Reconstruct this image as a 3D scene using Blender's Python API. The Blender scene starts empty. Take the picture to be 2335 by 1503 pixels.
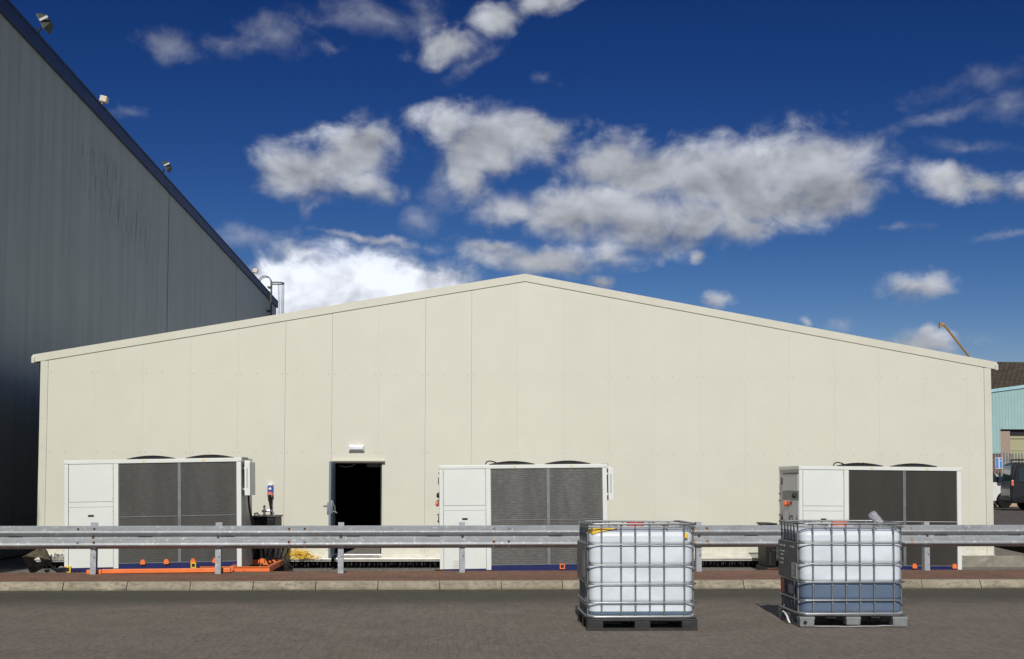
import bpy, bmesh, math, random
from mathutils import Matrix, Vector, Euler
R = math.radians
rnd = random.Random(7)
sc = bpy.context.scene
COL = sc.collection

# ------------------------------------------------------------------ camera
cd = bpy.data.cameras.new('camera'); cam = bpy.data.objects.new('camera', cd); COL.objects.link(cam)
cd.sensor_width = 36; cd.lens = 43.17; cd.shift_y = 0.0865; cd.clip_end = 3000; cd.clip_start = 0.1
cam.matrix_world = Matrix.Translation((0, 0, 1.6)) @ Matrix.Rotation(R(-3.35), 4, 'Z') @ Matrix.Rotation(R(93.0), 4, 'X') @ Matrix.Rotation(R(0.123), 4, 'Z')
sc.camera = cam
sc.view_settings.view_transform = 'Standard'; sc.view_settings.look = 'None'
sc.view_settings.exposure = 0.0; sc.view_settings.gamma = 1
# ------------------------------------------------------------------ sun
SUN_EL, SUN_HEAD = 34.0, 5.0            # elevation; rays head this many degrees right of +Y
sd = bpy.data.lights.new('sun', 'SUN'); sd.energy = 3.35; sd.angle = R(0.53); sd.color = (1.0, 0.955, 0.88)
sun = bpy.data.objects.new('sun', sd); COL.objects.link(sun)
ray = Vector((math.sin(R(SUN_HEAD)) * math.cos(R(SUN_EL)), math.cos(R(SUN_HEAD)) * math.cos(R(SUN_EL)), -math.sin(R(SUN_EL))))
sun.rotation_euler = ray.to_track_quat('-Z', 'Y').to_euler()
# ------------------------------------------------------------------ sky: Nishita blue with procedural clouds fixed to compass directions
w = bpy.data.worlds.new('World'); sc.world = w; w.use_nodes = True
nt = w.node_tree; nt.nodes.clear()
class NG:
    """tiny node helper"""
    def __init__(s, nt): s.nt = nt
    def n(s, t, **k):
        nd = s.nt.nodes.new(t)
        for a, b in k.items(): setattr(nd, a, b)
        return nd
    def link(s, a, b): s.nt.links.new(a, b)
    def put(s, sock, v):
        if isinstance(v, bpy.types.NodeSocket): s.link(v, sock)
        elif v is not None: sock.default_value = v
    def math(s, op, a, b=None, c=None, clamp=False):
        nd = s.n('ShaderNodeMath', operation=op); nd.use_clamp = clamp
        s.put(nd.inputs[0], a)
        if b is not None: s.put(nd.inputs[1], b)
        if c is not None: s.put(nd.inputs[2], c)
        return nd.outputs[0]
    def mix(s, f, a, b, blend='MIX'):
        nd = s.n('ShaderNodeMix', data_type='RGBA', blend_type=blend)
        s.put(nd.inputs[0], f); s.put(nd.inputs[6], a); s.put(nd.inputs[7], b)
        return nd.outputs[2]
    def noise(s, vec, scale, detail=4, rough=.55, dist=0.0):
        nd = s.n('ShaderNodeTexNoise'); s.put(nd.inputs['Vector'], vec)
        nd.inputs['Scale'].default_value = scale; nd.inputs['Detail'].default_value = detail
        nd.inputs['Roughness'].default_value = rough; nd.inputs['Distortion'].default_value = dist
        return nd.outputs['Fac'], nd.outputs['Color']
    def smooth(s, v, lo, hi, a=0.0, b=1.0):
        nd = s.n('ShaderNodeMapRange', interpolation_type='SMOOTHSTEP'); s.put(nd.inputs[0], v)
        for i, q in enumerate((lo, hi, a, b)): s.put(nd.inputs[i + 1], q)
        return nd.outputs[0]
    def map(s, vec, loc=(0, 0, 0), rot=(0, 0, 0), scale=(1, 1, 1), kind='POINT'):
        nd = s.n('ShaderNodeMapping', vector_type=kind); s.put(nd.inputs[0], vec)
        nd.inputs['Location'].default_value = loc; nd.inputs['Rotation'].default_value = rot; nd.inputs['Scale'].default_value = scale
        return nd.outputs[0]
g = NG(nt)
sky = g.n('ShaderNodeTexSky', sky_type='NISHITA'); sky.sun_disc = False
sky.sun_elevation = R(SUN_EL); sky.sun_rotation = R(180 + SUN_HEAD); sky.altitude = 0; sky.air_density = 0.9; sky.dust_density = 0.12; sky.ozone_density = 3.0
ss = g.n('ShaderNodeSeparateColor'); g.link(sky.outputs[0], ss.inputs[0]); sk = g.n('ShaderNodeCombineColor')
for i, (k, pw) in enumerate(((.0281, 2.69), (.053, 2.07), (.1408, 1.60))):   # a deep polarised blue
    g.link(g.math('MINIMUM', g.math('MULTIPLY', g.math('POWER', ss.outputs[i], pw), k), 9.0), sk.inputs[i])
SKYC = sk.outputs[0]
tc = g.n('ShaderNodeTexCoord'); sep = g.n('ShaderNodeSeparateXYZ'); g.link(tc.outputs['Generated'], sep.inputs[0])
az = g.math('MULTIPLY', g.math('ARCTAN2', sep.outputs[0], sep.outputs[1]), 180 / math.pi)
el = g.math('MULTIPLY', g.math('ARCSINE', sep.outputs[2]), 180 / math.pi)
cb = g.n('ShaderNodeCombineXYZ'); g.link(az, cb.inputs[0]); g.link(el, cb.inputs[1]); P = cb.outputs[0]
_, wc = g.noise(P, 0.55, 5, .6)
vm = g.n('ShaderNodeVectorMath', operation='MULTIPLY_ADD'); g.link(wc, vm.inputs[0]); vm.inputs[1].default_value = (1.6, 1.2, 0)
vm2 = g.n('ShaderNodeVectorMath', operation='SUBTRACT'); g.link(P, vm.inputs[2]); g.link(vm.outputs[0], vm2.inputs[0]); vm2.inputs[1].default_value = (.8, .6, 0)
PW = vm2.outputs[0]
CLOUDS=[(-6.47,14.24,2.35,1.33,0,1,0.1),
(-4.25,15.01,2.25,1.39,8,1,0.1),
(-3.52,13.57,1.74,1.02,-10,0.9,0),
(-3.23,15.63,1.02,0.78,0,0.9,0.1),
(0.06,16.39,1.74,1.13,0,0.9,0.1),
(2.34,15.73,3.38,1.53,0,1,0.1),
(4.51,16.13,1.53,0.98,0,0.9,0.05),
(1.41,13.86,1.13,1.74,15,0.75,0),
(2.34,14.76,2.46,0.92,0,0.8,0),
(7.92,14.82,2.05,1.27,0,1,0.05),
(10.18,14.19,3.07,1.27,0,1,0.05),
(13.22,13.99,3.89,1.64,0,1.1,0.1),
(16.6,13.93,3.27,1.88,0,1.1,0.1),
(18.15,13.18,2.46,1.33,0,1,0.05),
(15.01,12.75,2.86,1.13,0,1,-0.05),
(3.59,12.59,2.66,1.23,0,0.8,0),
(6.68,12.57,4.09,1.35,0,1,0.15),
(9.76,12.03,3.27,1.47,0,1,0.12),
(12.2,12.07,3.07,1.23,0,0.9,0),
(14.4,11.6,2.25,0.92,0,0.8,0),
(4.83,10.39,4.5,0.86,-4,0.85,0),
(2.56,10.89,2.46,0.49,-4,0.7,0),
(7.91,10.46,1.64,0.82,0,0.75,0),
(11.84,10.39,0.7,0.53,0,0.6,0),
(-7.21,8.9,2.25,1.27,0,1.25,1),
(-4.39,8.68,4.09,1.47,0,1.4,1),
(-0.93,9.04,2.25,1.19,0,1.2,0.8),
(-6.19,7.63,4.09,1.64,0,1.2,0.6),
(-6.82,10.4,2.56,0.82,0,0.62,-0.1),
(-9.02,11.01,1.64,0.57,0,0.55,0),
(-2.99,11.15,3.48,0.35,-7,0.6,0),
(-0.53,10.8,1.23,0.37,-8,0.5,0),
(-12.27,19.14,1.53,0.82,0,0.5,0),
(-9.93,19.46,2.25,0.57,0,0.36,0),
(-7.84,19.9,1.53,0.86,-10,0.52,0),
(-5.21,19.54,0.98,0.41,0,0.38,0),
(-2.87,21.03,3.68,0.92,-5,0.42,0),
(-1.01,21.0,1.43,1.23,0,0.42,0),
(0.35,19.82,2.15,1.06,10,0.8,0.05),
(2.53,20.96,1.84,1.06,10,0.68,0.05),
(4.72,21.57,2.25,0.82,15,0.72,0.05),
(1.39,18.99,1.84,0.49,30,0.4,0),
(-0.95,12.05,1.23,0.72,0,0.42,0),
(0.07,13.35,1.23,1.43,0,0.32,0),
(4.82,18.43,0.82,0.45,0,0.3,0),
(23.06,13.26,1.94,0.98,-10,0.85,0),
(24.5,12.74,1.84,0.82,0,0.75,0),
(26.02,12.61,1.02,0.86,0,0.8,0),
(21.73,8.66,1.74,0.74,0,0.85,0.05),
(21.17,11.37,1.27,0.29,0,0.5,0),
(12.82,8.43,0.82,0.57,0,0.85,0.1),
(7.5,9.36,0.86,0.57,0,0.7,0.1),
(16.82,7.22,0.65,0.37,0,0.6,0.1),
(18.37,7.09,0.57,0.49,0,0.5,0),
(22.3,6.19,1.27,0.7,-15,0.9,0.1),
(22.07,6.71,0.53,0.53,0,0.8,0.1),
(13.03,15.39,0.86,0.29,0,0.5,0),
(24.77,17.28,4.5,0.92,12,0.24,0),
(22.92,16.02,5.32,0.57,10,0.2,0),
(25.64,16.11,1.64,0.82,0,0.3,0),
(-14.31,16.07,1.02,0.41,0,0.28,0),
(-6.45,12.59,0.37,0.82,8,0.38,0),
(25.36,10.62,1.84,0.29,5,0.3,0),
(23.81,14.65,3.27,0.41,-8,0.22,0),
(20.91,6.08,4.5,0.45,2,0.25,0)]

M = None; BR = None; TH = None; SW = None; SV = None
for (a, e, ra, re, rot, wt, br) in CLOUDS:
    v = g.map(PW, (a, e, 0), (0, 0, R(rot)), (ra, re, 1), 'TEXTURE')
    ln = g.n('ShaderNodeVectorMath', operation='LENGTH'); g.link(v, ln.inputs[0])
    s = g.math('MULTIPLY_ADD', ln.outputs[1], -1.25, wt * 1.50)
    if wt < .56:                                                         # thin veils
        s = g.math('MULTIPLY_ADD', ln.outputs[1], -.62, .36 + wt * .85)
        TH = s if TH is None else g.math('MAXIMUM', TH, s); continue
    if br >= .5:
        BR = g.math('MULTIPLY', s, br) if BR is None else g.math('MAXIMUM', BR, g.math('MULTIPLY', s, br))
    M = s if M is None else g.math('SMOOTH_MAX', M, s, .25)
    sv = g.n('ShaderNodeSeparateXYZ'); g.link(v, sv.inputs[0]); p_ = g.math('MAXIMUM', s, 0.0)      # height within each puff
    q_ = g.math('MULTIPLY', p_, g.math('SUBTRACT', sv.outputs[1], g.math('MULTIPLY', sv.outputs[0], .25)))
    SW = p_ if SW is None else g.math('ADD', SW, p_); SV = q_ if SV is None else g.math('ADD', SV, q_)
# unseen broken cloud added above and behind, to give neutral fill light
out = g.math('MAXIMUM', g.smooth(el, 27, 34), g.smooth(g.math('ABSOLUTE', az), 32, 45))
fo, _ = g.noise(P, 0.045, 3, .5)
M = g.math('MAXIMUM', M, g.math('MULTIPLY_ADD', out, 6.0, g.math('MULTIPLY_ADD', fo, 5.0, -8.5)))
f1, _ = g.noise(g.map(P, scale=(.75, 1.0, 1)), 0.55, 8, .58, .3)
f3, _ = g.noise(g.map(P, scale=(.75, 1.0, 1)), 0.55, 4, .52, .3)
f2, _ = g.noise(g.map(P, loc=(-.10, -.75, 0), scale=(.75, 1.0, 1)), 0.55, 3, .5, .3)
dens = g.math('ADD', M, g.math('MULTIPLY', g.math('SUBTRACT', f1, .5), 2.3))
alpha = g.math('MULTIPLY', g.smooth(dens, -.15, 1.15), .95)
veil = g.math('MULTIPLY', g.smooth(g.math('ADD', TH, g.math('MULTIPLY', g.math('SUBTRACT', f1, .5), 1.5)), .0, 1.0), .40)
alpha = g.math('SUBTRACT', g.math('ADD', alpha, veil), g.math('MULTIPLY', alpha, veil))
core = g.smooth(dens, .5, 2.0)
relief = g.math('SUBTRACT', f3, f2)
lum = g.math('ADD', g.math('MULTIPLY', relief, .62), .475)
lum = g.math('ADD', lum, g.math('MULTIPLY', g.math('DIVIDE', SV, g.math('ADD', SW, .08)), .17))
lum = g.math('ADD', lum, g.math('MULTIPLY', core, -.09))
lum = g.math('ADD', lum, g.math('MULTIPLY', out, .03))
brm = g.smooth(g.math('ADD', BR, g.math('MULTIPLY', g.math('SUBTRACT', f1, .5), 1.6)), .15, .95)
lum = g.math('ADD', lum, g.math('MULTIPLY', brm, g.math('ADD', g.math('MULTIPLY', relief, .9), .50)))
lum = g.math('MINIMUM', g.math('MAXIMUM', lum, .2), 1.05)
cc = g.n('ShaderNodeCombineColor'); g.link(g.math('MULTIPLY', lum, .93), cc.inputs[0]); g.link(g.math('MULTIPLY', lum, .97), cc.inputs[1]); g.link(g.math('MULTIPLY', lum, 1.06), cc.inputs[2])
bg1 = g.n('ShaderNodeBackground'); g.link(SKYC, bg1.inputs[0]); bg1.inputs[1].default_value = 0.10
bg2 = g.n('ShaderNodeBackground'); g.link(cc.outputs[0], bg2.inputs[0]); bg2.inputs[1].default_value = 1.0
ms = g.n('ShaderNodeMixShader'); g.link(alpha, ms.inputs[0]); g.link(bg1.outputs[0], ms.inputs[1]); g.link(bg2.outputs[0], ms.inputs[2])
wo = g.n('ShaderNodeOutputWorld'); g.link(ms.outputs[0], wo.inputs[0])

# ================================================================== helpers
def mat(name, col, rough=.6, metal=0.0, var=.12, scale=6.0, bump=0.0, bscale=60.0, spec=.5, fn=None, coat=0.0):
    """Principled material with cloudy colour variation in the object's own space; fn may refine the colour"""
    m = bpy.data.materials.new(name); m.use_nodes = True; n = NG(m.node_tree)
    bs = m.node_tree.nodes['Principled BSDF']
    bs.inputs['Roughness'].default_value = rough; bs.inputs['Metallic'].default_value = metal
    bs.inputs['Specular IOR Level'].default_value = spec; bs.inputs['Coat Weight'].default_value = coat
    t = n.n('ShaderNodeTexCoord').outputs['Object']
    f, _ = n.noise(t, scale, 5, .6)
    dark = tuple(c * (1 - var) for c in col) + (1,); lite = tuple(min(1, c * (1 + var)) for c in col) + (1,)
    c = n.mix(n.smooth(f, .3, .7), dark, lite)
    if fn: c = fn(n, t, c, bs) or c
    n.put(bs.inputs['Base Color'], c)
    if bump:
        bf, _ = n.noise(t, bscale, 4, .6); b = n.n('ShaderNodeBump'); b.inputs['Strength'].default_value = bump
        b.inputs['Distance'].default_value = .01; n.link(bf, b.inputs['Height']); n.link(b.outputs[0], bs.inputs['Normal'])
    return m

def split_loose(o, parent, bev):
    bm = bmesh.new(); bm.from_mesh(o.data); seen = set(); groups = []
    for v in bm.verts:
        if v.index in seen: continue
        st = [v]; seen.add(v.index); isl = set()
        while st:
            q = st.pop(); isl.add(q.index)
            for e in q.link_edges:
                w_ = e.other_vert(q)
                if w_.index not in seen: seen.add(w_.index); st.append(w_)
        groups.append(isl)
    out = []
    for isl in groups:
        b2 = bm.copy(); b2.verts.ensure_lookup_table()
        bmesh.ops.delete(b2, geom=[v for v in b2.verts if v.index not in isl], context='VERTS')
        me = bpy.data.meshes.new(o.name.split('.')[0]); b2.to_mesh(me); b2.free(); me.materials.append(o.data.materials[0])
        try: me.set_sharp_from_angle(angle=R(40)) if o.data.polygons and o.data.polygons[0].use_smooth else None
        except Exception: pass
        c = bpy.data.objects.new(o.name.split('.')[0], me); COL.objects.link(c); c.parent = parent; out.append(c)
        if bev:
            md = c.modifiers.new('bevel', 'BEVEL'); md.width = bev; md.segments = 2; md.limit_method = 'ANGLE'
    bm.free(); bpy.data.objects.remove(o)
    return out
class MB:
    """mesh builder: shapes collect in one bmesh, build() links it as one object"""
    def __init__(s): s.bm = bmesh.new()
    def poly(s, vs, fs, M=None):
        v = [s.bm.verts.new(M @ Vector(p) if M else p) for p in vs]
        for f in fs:
            try: s.bm.faces.new([v[i] for i in f])
            except ValueError: pass
        return s
    def box(s, x0, x1, y0, y1, z0, z1, M=None, bev=0.0):
        b = bmesh.new() if bev else None
        vs = [(x, y, z) for x in (x0, x1) for y in (y0, y1) for z in (z0, z1)]
        fs = [(0, 1, 3, 2), (4, 6, 7, 5), (0, 4, 5, 1), (2, 3, 7, 6), (0, 2, 6, 4), (1, 5, 7, 3)]
        if not bev: return s.poly(vs, fs, M)
        v = [b.verts.new(p) for p in vs]
        for f in fs: b.faces.new([v[i] for i in f])
        bmesh.ops.bevel(b, geom=b.edges[:], offset=bev, segments=2, profile=.6, affect='EDGES')
        b.verts.index_update()
        s.poly([p.co.copy() for p in b.verts], [[q.index for q in f.verts] for f in b.faces], M); b.free(); return s
    def prism(s, pts, a, b, axis='x', M=None):
        """extrude a 2D outline: axis x -> pts are (y,z); y -> (x,z); z -> (x,y)"""
        def P(p, t): return {'x': (t, p[0], p[1]), 'y': (p[0], t, p[1]), 'z': (p[0], p[1], t)}[axis]
        n = len(pts)
        return s.poly([P(p, a) for p in pts] + [P(p, b) for p in pts], [list(range(n)), list(range(2 * n - 1, n - 1, -1))] + [(i, (i + 1) % n, n + (i + 1) % n, n + i) for i in range(n)], M)
    def tube(s, path, r, seg=8, closed=False, flat=1.0, M=None):
        pts = [Vector(p) for p in path]; n = len(pts); rings = []; vs = []; fs = []
        up = Vector((0, 0, 1))
        for i, p in enumerate(pts):
            a = pts[(i - 1) % n] if closed or i else p; c = pts[(i + 1) % n] if closed or i < n - 1 else p
            d = (c - a).normalized()
            u = d.cross(up)
            if u.length < .05: u = d.cross(Vector((0, 1, 0)))
            u.normalize(); v = u.cross(d).normalized(); rr = r[i] if isinstance(r, (list, tuple)) else r
            for k in range(seg):
                t = 2 * math.pi * k / seg; vs.append(tuple(p + u * math.cos(t) * rr + v * math.sin(t) * rr * flat))
        m = n if closed else n - 1
        for i in range(m):
            for k in range(seg):
                j = (i + 1) % n; fs.append((i * seg + k, i * seg + (k + 1) % seg, j * seg + (k + 1) % seg, j * seg + k))
        if not closed: fs += [list(range(seg))[::-1], list(range((n - 1) * seg, n * seg))]
        return s.poly(vs, fs, M)
    def lathe(s, prof, seg=24, M=None):
        """prof: (radius, z) list turned about z"""
        vs = []; fs = []; n = len(prof)
        for r, z in prof:
            for k in range(seg): t = 2 * math.pi * k / seg; vs.append((r * math.cos(t), r * math.sin(t), z))
        for i in range(n - 1):
            for k in range(seg): fs.append((i * seg + k, i * seg + (k + 1) % seg, (i + 1) * seg + (k + 1) % seg, (i + 1) * seg + k))
        fs += [list(range(seg))[::-1], list(range((n - 1) * seg, n * seg))]
        return s.poly(vs, fs, M)
    def build(s, name, m, parent=None, smooth=False, bev=0.0, split=False, **kw):
        bm = s.bm; bmesh.ops.remove_doubles(bm, verts=bm.verts, dist=1e-5)
        bmesh.ops.recalc_face_normals(bm, faces=bm.faces)
        me = bpy.data.meshes.new(name); bm.to_mesh(me); bm.free(); me.materials.append(m)
        if smooth:
            for p in me.polygons: p.use_smooth = True
            try: me.set_sharp_from_angle(angle=R(smooth if smooth > 1 else 40))
            except Exception: pass
        o = bpy.data.objects.new(name, me); COL.objects.link(o)
        if parent: o.parent = parent
        if split:                                                        # every loose piece becomes a part of its own
            return split_loose(o, parent, bev)
        if bev:
            md = o.modifiers.new('bevel', 'BEVEL'); md.width = bev; md.segments = 2; md.limit_method = 'ANGLE'
        for k, v in kw.items(): o[k] = v
        return o
def T(x, y, z): return Matrix.Translation((x, y, z))
def RX(a): return Matrix.Rotation(R(a), 4, 'X')
def RY(a): return Matrix.Rotation(R(a), 4, 'Y')
def RZ(a): return Matrix.Rotation(R(a), 4, 'Z')
def thing(name, label, cat, loc=(0, 0, 0), rot=(0, 0, 0), group=None):
    o = bpy.data.objects.new(name, None); COL.objects.link(o); o.location = loc; o.rotation_euler = [R(a) for a in rot]
    o['label'] = label; o['category'] = cat; o.empty_display_size = .2
    if group: o['group'] = group
    return o
def tag(o, label, cat, group=None):
    o['label'] = label; o['category'] = cat
    if group: o['group'] = group
    return o
def struct(o): o['kind'] = 'structure'; return o
def copy_thing(root, loc, rot, label, group):
    def cp(o, par):
        c = o.copy(); COL.objects.link(c)
        if par: c.parent = par
        for ch in o.children: cp(ch, c)
        return c
    r = cp(root, None); r.location = loc; r.rotation_euler = [R(a) for a in rot]; r['label'] = label; r['group'] = group
    return r
def text(body, size, M, m, parent, name='lettering', depth=.002):
    cu = bpy.data.curves.new('t', 'FONT'); cu.body = body; cu.size = size; cu.extrude = depth; cu.align_x = 'CENTER'; cu.align_y = 'CENTER'
    to = bpy.data.objects.new('t', cu); COL.objects.link(to)
    bpy.context.view_layer.update()
    me = bpy.data.meshes.new_from_object(to.evaluated_get(bpy.context.evaluated_depsgraph_get())); bpy.data.objects.remove(to); bpy.data.curves.remove(cu)
    me.name = name; me.transform(M); me.materials.clear(); me.materials.append(m)
    o = bpy.data.objects.new(name, me); COL.objects.link(o); o.parent = parent
    return o

# ================================================================== materials
def cream_fn(n, t, c, bs):
    s = n.n('ShaderNodeSeparateXYZ'); n.link(t, s.inputs[0])
    wn = n.n('ShaderNodeTexWhiteNoise', noise_dimensions='1D'); n.put(wn.inputs['W'], n.math('FLOOR', n.math('DIVIDE', n.math('SUBTRACT', s.outputs[0], .678), 1.0065)))
    c = n.mix(n.math('MULTIPLY', wn.outputs[0], .16), c, (.60, .59, .49, 1))
    st, _ = n.noise(n.map(t, scale=(9, 1, .35)), 3.0, 5, .65)                     # faint run-off streaks
    c = n.mix(n.math('MULTIPLY', n.smooth(st, .5, .8), .06), c, (.50, .48, .38, 1))
    wv = n.math('SINE', n.math('MULTIPLY', s.outputs[0], 2 * math.pi / .05))       # micro rib of the sheet
    b = n.n('ShaderNodeBump'); b.inputs['Strength'].default_value = .12; b.inputs['Distance'].default_value = .002
    oc, _ = n.noise(t, .9, 2, .5); n.put(b.inputs['Height'], n.math('MULTIPLY', oc, 10)); n.link(b.outputs[0], bs.inputs['Normal'])
    low = n.smooth(s.outputs[2], .5, .08); nz, _ = n.noise(t, 7, 4, .6)
    return n.mix(n.math('MULTIPLY', n.math('MULTIPLY', low, n.smooth(nz, .35, .75)), .25), c, (.42, .37, .27, 1))
M_CREAM = mat('cream_sheet', (.655, .654, .562), .42, var=.02, scale=1.2, fn=cream_fn)
M_TRIM = mat('cream_trim', (.635, .632, .535), .4, var=.03, scale=2)
M_SEAM = mat('seam_shadow_gap', (.30, .29, .24), .8)
M_WHITE = mat('white_coated_steel', (.74, .78, .74), .38, var=.025, scale=2, bump=.02)
M_WHITE2 = mat('white_plastic', (.80, .80, .82), .35, var=.02)
M_BLACK = mat('black_plastic', (.018, .018, .02), .5, var=.2)
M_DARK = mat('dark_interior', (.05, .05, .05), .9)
M_RUBBER = mat('black_rubber', (.007, .007, .007), .6, spec=.3)
def galv_fn(n, t, c, bs):
    v = n.n('ShaderNodeTexVoronoi'); n.link(t, v.inputs[0]); v.inputs['Scale'].default_value = 45
    c = n.mix(.30, c, n.mix(v.outputs['Color'], (.34, .36, .37, 1), (.60, .62, .62, 1)))
    big, _ = n.noise(n.map(t, scale=(1, 1, 5)), 3.5, 6, .65)
    c = n.mix(n.math('MULTIPLY', n.smooth(big, .48, .68), .55), c, (.27, .285, .28, 1))
    wh, _ = n.noise(t, 13, 6, .7)
    c = n.mix(n.math('MULTIPLY', n.smooth(wh, .56, .66), .6), c, (.74, .75, .74, 1))
    gr, _ = n.noise(n.map(t, scale=(1, 1, .2)), 20, 5, .7)
    return n.mix(n.math('MULTIPLY', n.smooth(gr, .58, .75), .5), c, (.20, .20, .18, 1))
M_GALV = mat('weathered_galvanised_steel', (.46, .49, .51), .55, .35, var=.1, scale=5, bump=.08, bscale=50, fn=galv_fn)
M_STEEL = mat('galvanised_tube', (.24, .255, .26), .42, .6, var=.12, scale=8)
M_STEELM = mat('galvanised_sheet', (.22, .24, .25), .5, .45, var=.15, scale=6)
M_RUST = mat('rusty_bolt', (.10, .045, .02), .8, .2, var=.4, scale=60)
M_RUSTRUN = mat('rust_run', (.42, .24, .10), .85, var=.3, scale=40)
M_ORANGE = mat('orange_painted_steel', (.86, .20, .045), .45, var=.08, scale=4)
M_NAVY = mat('navy_painted_steel', (.007, .012, .095), .45, var=.15, scale=5)
M_YEL = mat('yellow_plastic', (.80, .52, .04), .5, var=.15, scale=10)
M_RED = mat('red_plastic', (.55, .05, .03), .4)
M_REDOR = mat('orange_red_plastic', (.80, .16, .07), .3)
M_BLUEP = mat('blue_plastic', (.02, .07, .38), .4)
M_ALU = mat('mill_aluminium', (.62, .62, .60), .3, .75, var=.06)
M_GREYP = mat('grey_side_sheet', (.46, .47, .46), .42, var=.03)
M_GREYLBL = mat('grey_label_sheet', (.56, .57, .60), .4, var=.04)
M_DGREY = mat('dark_grey_panel', (.10, .12, .12), .4)
M_PAPER = mat('paper_label', (.72, .72, .70), .6, var=.03)
M_INK = mat('dark_print', (.03, .03, .035), .6)
def coil_mat(name, a, b, streak):
    def fn(n, t, c, bs):
        s = n.n('ShaderNodeSeparateXYZ'); n.link(t, s.inputs[0])
        row = n.math('SINE', n.math('MULTIPLY', s.outputs[2], 2 * math.pi / .036))
        nz, _ = n.noise(n.map(t, scale=(5, 1, 60)), 1.6, 6, .75)
        n2, _ = n.noise(n.map(t, scale=(1.3, 1, .25)), 1.8, 4, .6)
        n3, _ = n.noise(t, 55, 3, .7)
        f = n.math('ADD', n.math('MULTIPLY', n.smooth(row, .2, .9), .35), n.math('MULTIPLY', n.smooth(nz, .42, .72), .75))
        c = n.mix(n.math('MULTIPLY', f, streak), a, b)
        c = n.mix(n.math('MULTIPLY', n.smooth(n3, .55, .8), .5 * streak), c, b)
        return n.mix(n.math('MULTIPLY', n.smooth(n2, .45, .65), .35), c, tuple(q * .6 for q in a[:3]) + (1,))
    return mat(name, a[:3], .55, .2, fn=fn, bump=.25, bscale=90)
M_COIL = coil_mat('finned_coil', (.056, .055, .050, 1), (.20, .20, .19, 1), .50)
M_COILL = coil_mat('finned_coil_dusty', (.080, .079, .074, 1), (.33, .33, .32, 1), .66)
M_COILD = coil_mat('finned_coil_clean', (.040, .037, .031, 1), (.09, .085, .075, 1), .35)
def road_fn(n, t, c, bs):
    s = n.n('ShaderNodeSeparateXYZ'); n.link(t, s.inputs[0])
    br = n.n('ShaderNodeTexBrick'); br.offset = .5
    wob, wc = n.noise(t, 2.2, 3, .5)
    v = n.n('ShaderNodeVectorMath', operation='MULTIPLY_ADD'); n.link(wc, v.inputs[0]); v.inputs[1].default_value = (.02, .02, 0); n.link(n.map(t, rot=(0, 0, R(90))), v.inputs[2]); n.link(v.outputs[0], br.inputs['Vector'])
    br.inputs['Scale'].default_value = 1.0; br.inputs['Brick Width'].default_value = .20; br.inputs['Row Height'].default_value = .10
    br.inputs['Mortar Size'].default_value = .006; br.inputs['Mortar Smooth'].default_value = .6; br.inputs['Bias'].default_value = 0
    br.inputs['Color1'].default_value = (.80, .80, .80, 1); br.inputs['Color2'].default_value = (1.12, 1.10, 1.08, 1); br.inputs['Mortar'].default_value = (.42, .40, .37, 1)
    bign, _ = n.noise(t, .45, 5, .6); mid, _ = n.noise(n.map(t, scale=(1, .6, 1)), 3.0, 6, .7); fine, _ = n.noise(n.map(t, scale=(1, .3, 1)), 26, 6, .85)
    gap, _ = n.noise(t, 1.3, 3, .6)
    c = n.mix(n.math('MULTIPLY_ADD', n.smooth(gap, .40, .7), .42, .06), c, n.mix(1.0, c, br.outputs['Color'], 'MULTIPLY'))
    c = n.mix(n.math('MULTIPLY', n.smooth(bign, .35, .7), .5), c, (.225, .192, .162, 1))
    c = n.mix(n.math('MULTIPLY', n.smooth(mid, .45, .75), .38), c, (.150, .132, .114, 1))
    c = n.mix(n.math('MULTIPLY', n.smooth(fine, .50, .70), .45), c, (.38, .34, .30, 1))
    c = n.mix(n.math('MULTIPLY', n.smooth(fine, .50, .32), .75), c, (.07, .064, .058, 1))
    m2_, _ = n.noise(n.map(t, rot=(0, 0, R(-6)), scale=(5, 1.1, 1)), 2.0, 6, .72)
    c = n.mix(n.math('MULTIPLY', n.smooth(m2_, .50, .66), .34), c, (.115, .100, .084, 1))
    c = n.mix(n.math('MULTIPLY', n.smooth(m2_, .48, .34), .30), c, (.30, .265, .23, 1))
    sp, _ = n.noise(n.map(t, rot=(0, 0, R(10)), scale=(9, 2.0, 1)), 2.6, 4, .7)
    c = n.mix(n.math('MULTIPLY', n.smooth(sp, .60, .67), .62), c, (.055, .050, .042, 1))
    gr_, _ = n.noise(t, .8, 5, .7)
    c = n.mix(n.math('MULTIPLY', n.smooth(gr_, .5, .7), .3), c, (.18, .175, .135, 1))
    # damp silty strip along the gutter, and scattered pale scuffs nearer
    edge = n.math('ADD', s.outputs[1], n.math('MULTIPLY', n.math('SUBTRACT', bign, .5), 1.6))
    e2 = n.math('ADD', edge, n.math('MULTIPLY', n.math('SUBTRACT', mid, .5), .9))
    c = n.mix(n.math('MULTIPLY', n.smooth(e2, 15.5, 17.3), .75), c, (.066, .063, .050, 1))
    scf, _ = n.noise(n.map(t, scale=(1.2, 7, 1)), 2.3, 6, .8)
    near = n.math('MULTIPLY', n.smooth(s.outputs[1], 12.9, 12.2), n.smooth(scf, .60, .68))
    c = n.mix(n.math('MULTIPLY', near, .5), c, (.42, .40, .38, 1))
    b = n.n('ShaderNodeBump'); b.inputs['Strength'].default_value = .55; b.inputs['Distance'].default_value = .006
    n.put(b.inputs['Height'], n.math('ADD', n.math('MULTIPLY', br.outputs['Fac'], -.7), n.math('MULTIPLY', fine, 1.0))); n.link(b.outputs[0], bs.inputs['Normal'])
    return c
M_ROAD = mat('block_paving', (.215, .185, .150), .85, var=.10, scale=1.4, fn=road_fn, spec=.25)
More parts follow.
